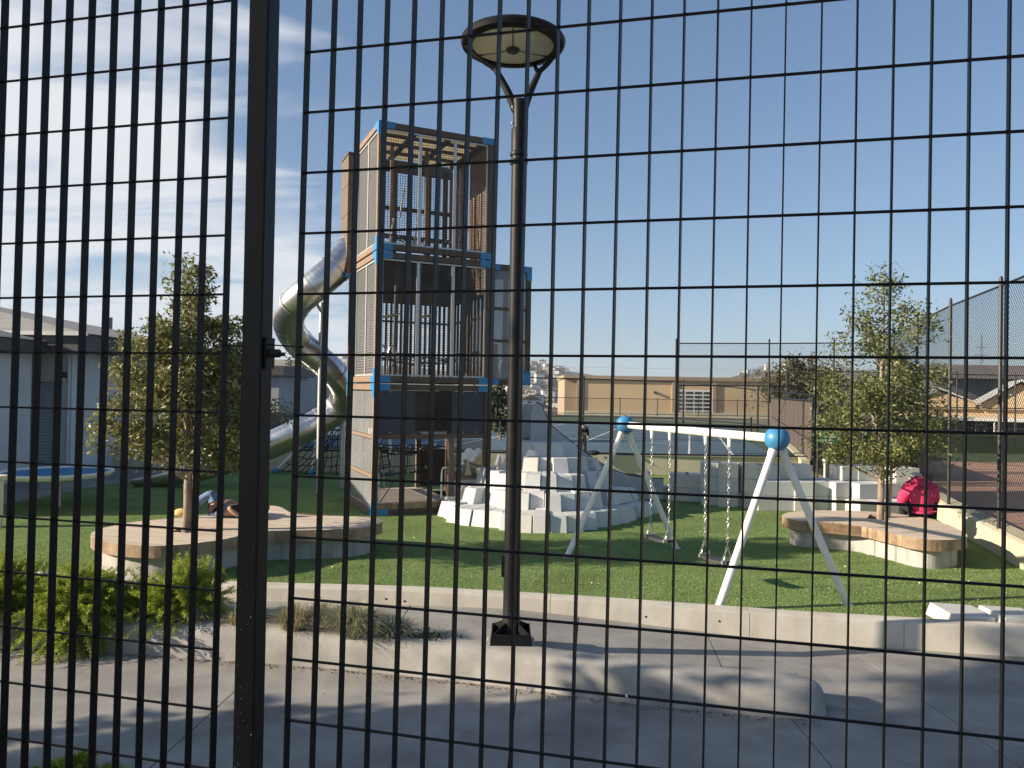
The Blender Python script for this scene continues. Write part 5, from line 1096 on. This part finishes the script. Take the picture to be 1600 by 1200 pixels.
# raised planter wall and shaded sheds beyond the left tree
rs = thing('retaining_wall', 'grey stepped retaining wall beyond the forecourt', 'wall', (-13, 30, 0)); MB().box(-6, 1.6, 0, .4, 0, 1.05).build('wall_section', 'wall_grey', rs); MB().box(1.61, 5.2, .1, .5, 0, .9).build('wall_section', 'wall_grey', rs); MB().box(-6, 5.2, 1.0, 1.4, 0, 1.7).build('wall_section', 'wall_greydark', rs)
sh = thing('shed', 'grey shed behind the left tree', 'building', (-17, 35, 0)); MB().box(-4, 6.2, 0, 5, 0, 3.3).build('wall', 'wall_grey', sh); MB().box(-4.3, 6.5, -.3, 5.3, 3.3, 3.75).build('fascia', 'fascia', sh); MB().box(1.2, 3.2, -.05, 0, 1.0, 2.6).build('opening', 'wall_greydark', sh); MB().box(-1.8, .6, -.05, 0, .3, 2.4).build('door', 'shutter', sh)
gb = thing('grey_block', 'plain grey block building seen left of the tube slide', 'building', (-14.2, 45, -.5))
MB().box(-6, .95, 0, 8, 0, 4.55).build('wall', 'wall_grey', gb); MB().box(.951, 1.75, .3, 8, 0, 3.95).build('wall', 'wall_grey', gb); MB().box(-6.05, 1.8, -.03, 0, 1.0, 2.05).build('lower_band', 'wall_greydark', gb)
for x in (-.35, .15, .6): MB().box(x, x+.03, -.05, -.03, 1.0, 2.05).build('band_joint', 'fascia', gb)
MB().tube([(-6, -.06, 2.95), (1.8, -.06, 2.95)], .03, 6).build('conduit', 'fascia', gb)
# tan gymnasium
tb = thing('tan_building', 'long tan stucco hall with grid window behind the courts', 'building', (7.7, 110, .2))
MB().box(2.0, 30.3, 0, 16, -4, 4.6).build('wall', 'tan_stucco', tb); MB().box(.0, 2.0, .5, 16, -4, 4.75).build('wall', 'tan_trim', tb); MB().box(1.7, 2.15, -.25, .0, -4, 4.4).build('pilaster', 'tan_trim', tb); MB().box(15.6, 16.1, -.25, 0, -4, 4.4).build('pilaster', 'tan_trim', tb); MB().box(21.5, 22.0, -.25, 0, -4, 4.4).build('pilaster', 'tan_trim', tb)
MB().box(-.2, 30.6, -.35, 16.3, 4.61, 5.15).build('parapet', 'tan_trim', tb); MB().box(-.1, 30.4, -.3, -.02, -1, -.0).build('plinth', 'cream_wall', tb)
wd = MB().box(16.1, 21.5, -.12, -.06, -.9, 3.3).build('window', 'window_white', tb)
for c_ in range(4):
    for r_ in range(7):
        x0 = 16.3+c_*1.30; z0_ = -.80+r_*.575; MB().box(x0, x0+1.08, -.15, -.121, z0_, z0_+.37).build('pane', 'glass_dark', wd)
MB().box(15.2, 22.6, -.6, 0, -1.5, -1.0).build('window_sill', 'tan_trim', tb)
MB().box(-.0, 30.4, .3, .34, 6.32, 6.36).build('roof_rail', 'galv', tb)
for i in range(11): MB().box(.1+3.0*i, .14+3.0*i, .3, .34, 5.14, 6.32).build('rail_post', 'galv', tb)
MB().bar((1.0, .3, 6.3), (3.4, .3, 5.2), .05).build('rail_brace', 'galv', tb)
MB().box(12.9, 13.3, -.4, 0, 2.7, 3.0).build('floodlight', 'fascia', tb)
# gabled hall on the right
gh = thing('gabled_hall', 'tan hall with pale saw-tooth gables behind the field at right', 'building', (32, 60, -.6), R(-28))
MB().box(-3, 22, .0, 12, 0, 3.3).build('wall', 'tan_stucco', gh)
for i, (x0, x1, zt) in enumerate(((-1.6, 4.2, 4.1), (4.3, 8.9, 4.75), (8.95, 13.5, 4.6), (13.6, 18.2, 4.6))):
    xm = (x0+x1)/2+.4
    gb_ = MB().extr([(x0+.1, -.5, 2.6), (x1-.1, -.5, 2.6), (x1-.1, -.5, 3.0), (xm, -.5, zt-.2), (x0+.1, -.5, 3.0)], (0, 6, 0)).build('gable', 'tan_stucco', gh)
    MB().extr([(x0-.1, -1.1, 2.95), (xm, -1.1, zt), (xm, -1.1, zt+.14), (x0-.25, -1.1, 2.98)], (0, 9, 0)).build('roof_slope', 'roof_pale', gh); MB().extr([(xm, -1.1, zt), (x1+.1, -1.1, 2.95), (x1+.25, -1.1, 2.98), (xm, -1.1, zt+.14)], (0, 9, 0)).build('roof_slope', 'roof_pale', gh)
MB().box(-3, 22, -2.4, .0, 1.75, 2.0).build('canopy', 'window_white', gh)
m = MB().box(-2.8, 22, -.10, -.02, .1, 1.7).build('glazing', 'glass_dark', gh)
for i in range(26): MB().box(-2.8+.95*i, -2.72+.95*i, -.16, -.101, .1, 1.7).build('mullion', 'window_white', m)
for z in (.1, .65, 1.15, 1.62): MB().box(-2.8, 22, -.155, -.101, z, z+.07).build('transom', 'window_white', m)
for i in range(7): MB().tube([(-2+3.6*i, -2.2, 0), (-2+3.6*i, -2.2, 1.75)], .06, 7).build('canopy_post', 'window_white', gh)
MB().lathe([(.16, 0), (.14, .1)], (6.3, -.55, 3.7), 10).build('vent', 'window_white', gh)
hr = thing('long_roof', 'long dark roof line above the gabled hall', 'building', (44, 78, 0)); MB().box(0, 40, 0, 12, 0, 5.0).build('wall', 'wall_greydark', hr); MB().extr([(-.6, -1, 4.9), (-.6, 13, 4.9), (-.6, 6, 6.6)], (42, 0, 0)).build('roof', 'hroof', hr)
# clutter of stacked chairs and carts by the glazing
rr = random.Random(2)
for i in range(5):
    x = 30.8+i*1.3; t_ = thing('stacked_chairs', ['leftmost', 'second', 'middle', 'fourth', 'rightmost'][i]+' stack of dark chairs before the glazed hall', 'chairs', (x, 57.6-.55*i, .17), rr.uniform(-.3, .3), 'chair stacks by the hall')
    for k in range(3): MB().box(-.25, .25, -.25, .25, .35+.14*k, .39+.14*k).build('seat', 'rubber', t_); MB().box(-.25, .25, .2+.02*k, .24+.02*k, .5+.14*k, .85+.14*k).build('backrest', 'rubber', t_)
    for sx in (-.22, .22):
        for sy in (-.22, .22): MB().box(sx-.015, sx+.015, sy-.015, sy+.015, 0, .36).build('leg', 'galv', t_)
am = thing('antenna_mast', 'thin lattice mast on the skyline at right', 'mast', (180, 290, -2))
for sx, sy in ((-1, -1), (1, -1), (0, 1)): MB().tube([(sx*1.1, sy*1.1, 0), (sx*.12, sy*.12, 30)], .1, 5).build('leg', 'wall_greydark', am)
for k in range(12): MB().tube([(-1.1*(1-k/13), -1.1*(1-k/13), 2.3*k), (1.1*(1-(k+1)/13), -1.1*(1-(k+1)/13), 2.3*(k+1))], .07, 4).build('brace', 'wall_greydark', am)
MB().bar((-3, 0, 22), (3, 0, 22), .2).build('cross_arm', 'wall_greydark', am); MB().bar((-2, 0, 25), (2, 0, 25), .2).build('cross_arm', 'wall_greydark', am)
# spinner dish at the left edge
sn = thing('spinner_dish', 'shallow blue spinning dish on a stem at the left edge', 'spinner', (-9.3, 15.5, T))
MB().lathe([(.02, .62), (.6, .63), (.98, .70), (1.02, .74), (1.05, .74), (1.05, .70), (1.0, .64), (.6, .56), (.02, .54)], n=40, cap=False).build('dish', 'window_white', sn, smooth=True)
MB().lathe([(.01, .632), (.6, .642), (.97, .708)], n=40, cap=False).build('dish_floor', 'ball_blue', sn, smooth=True); MB().lathe([(.09, 0), (.09, .56)], n=14).build('stem', 'galv', sn, smooth=True)
sb2 = tag(MB().lathe([(.12, 0), (.12, .8), (.17, .84), (.17, .9)], n=16).build('bollard', 'cream_panel', smooth=True, loc=(-8.98, 13.2, T)), 'cream round bollard at the far left edge of the turf', 'bollard')
# ------------------------------------------------------------------ houses on the far hillside
rr = random.Random(17); protos = []
for k in range(6):
    m = MB(); w_, d_, h_ = rr.uniform(6, 10), rr.uniform(8, 12), rr.uniform(5, 9); m.box(-w_/2, w_/2, -d_/2, d_/2, -4, h_, 0)
    for i in range(3):
        for j in range(2): m.box(-w_/2+.8+i*(w_-1.2)/3, -w_/2+.8+i*(w_-1.2)/3+1.3, -d_/2-.06, -d_/2, 1.2+j*2.6, 2.7+j*2.6, 2)
    if k % 2: m.extr([(-w_/2-.3, -d_/2-.3, h_+.01), (w_/2+.3, -d_/2-.3, h_+.01), (0, -d_/2-.3, h_+2.2)], (0, d_+.6, 0), 1)
    else: m.box(-w_/2-.2, w_/2+.2, -d_/2-.2, d_/2+.2, h_+.01, h_+.5, 1)
    me = m.build('hillside_house', ['house%d' % k, 'hroof', 'glass_dark']); protos.append(me)
cnt = 0; first = [True]*6
# sight lines through the gaps of the playground: azimuth bands (x/y)
bands = [(-.285, -.205, 60), (-.02, .075, 95), (.30, .345, 28), (.36, .43, 40)]
for a0, a1, nh in bands:
    for i in range(nh):
        az = rr.uniform(a0, a1); d = 240*(1500/240)**rr.random(); y = d; x = az*d; k = rr.randrange(6)
        o = protos[k] if first[k] else copy_of(protos[k]); first[k] = False
        o.location = (x, y, terr(x, y)+.2); o.rotation_euler = (0, 0, rr.uniform(-.4, .4)); s_ = rr.uniform(.8, 1.25); o.scale = (s_, s_, s_*rr.uniform(.8, 1.1))
        tag(o, ['white flat-roofed house on the far hillside', 'tan gabled house on the far hillside', 'grey flat-roofed house on the far hillside', 'cream gabled house on the far hillside', 'brown flat-roofed house on the far hillside', 'pale blue gabled house on the far hillside'][k], 'house', 'houses on the far hillside'); cnt += 1
for k in range(6):
    if first[k]: bpy.data.objects.remove(protos[k])
# trees between the hillside houses
rg = np.random.default_rng(5); Pn = []
for a0, a1, nh in bands:
    for i in range(nh*2//3):
        az = rr.uniform(a0, a1); d = rr.uniform(250, 1500); c = np.array([az*d, d, terr(az*d, d)+3]); Pn.append(c+rg.normal(size=(90, 3))*np.array([3.2, 3.2, 2.2]))
Pn = np.concatenate(Pn); rng = rg
stuff(tag(leaf_mesh('hillside_wood', Pn, rg.uniform(1.5, 3, len(Pn)), 1.3, 'leaf_dark'), 'dark trees scattered between the hillside houses', 'trees'))

# ------------------------------------------------------------------ thin air between the playground and the hillside
hz_m = bpy.data.materials.new('haze'); hz_m.use_nodes = True; hz_m.node_tree.nodes.clear()
ho = hz_m.node_tree.nodes.new('ShaderNodeOutputMaterial'); pv_ = hz_m.node_tree.nodes.new('ShaderNodeVolumePrincipled')
pv_.inputs['Color'].default_value = (0.86, 0.91, 1.0, 1); pv_.inputs['Density'].default_value = 0.00016; pv_.inputs['Anisotropy'].default_value = 0.2
hz_m.node_tree.links.new(pv_.outputs[0], ho.inputs['Volume']); MATS['haze'] = hz_m
stuff(tag(MB().box(-1950, 1950, -65, 2150, -40, 90).build('haze', 'haze'), 'thin bluish haze in the air over the whole scene', 'haze'))
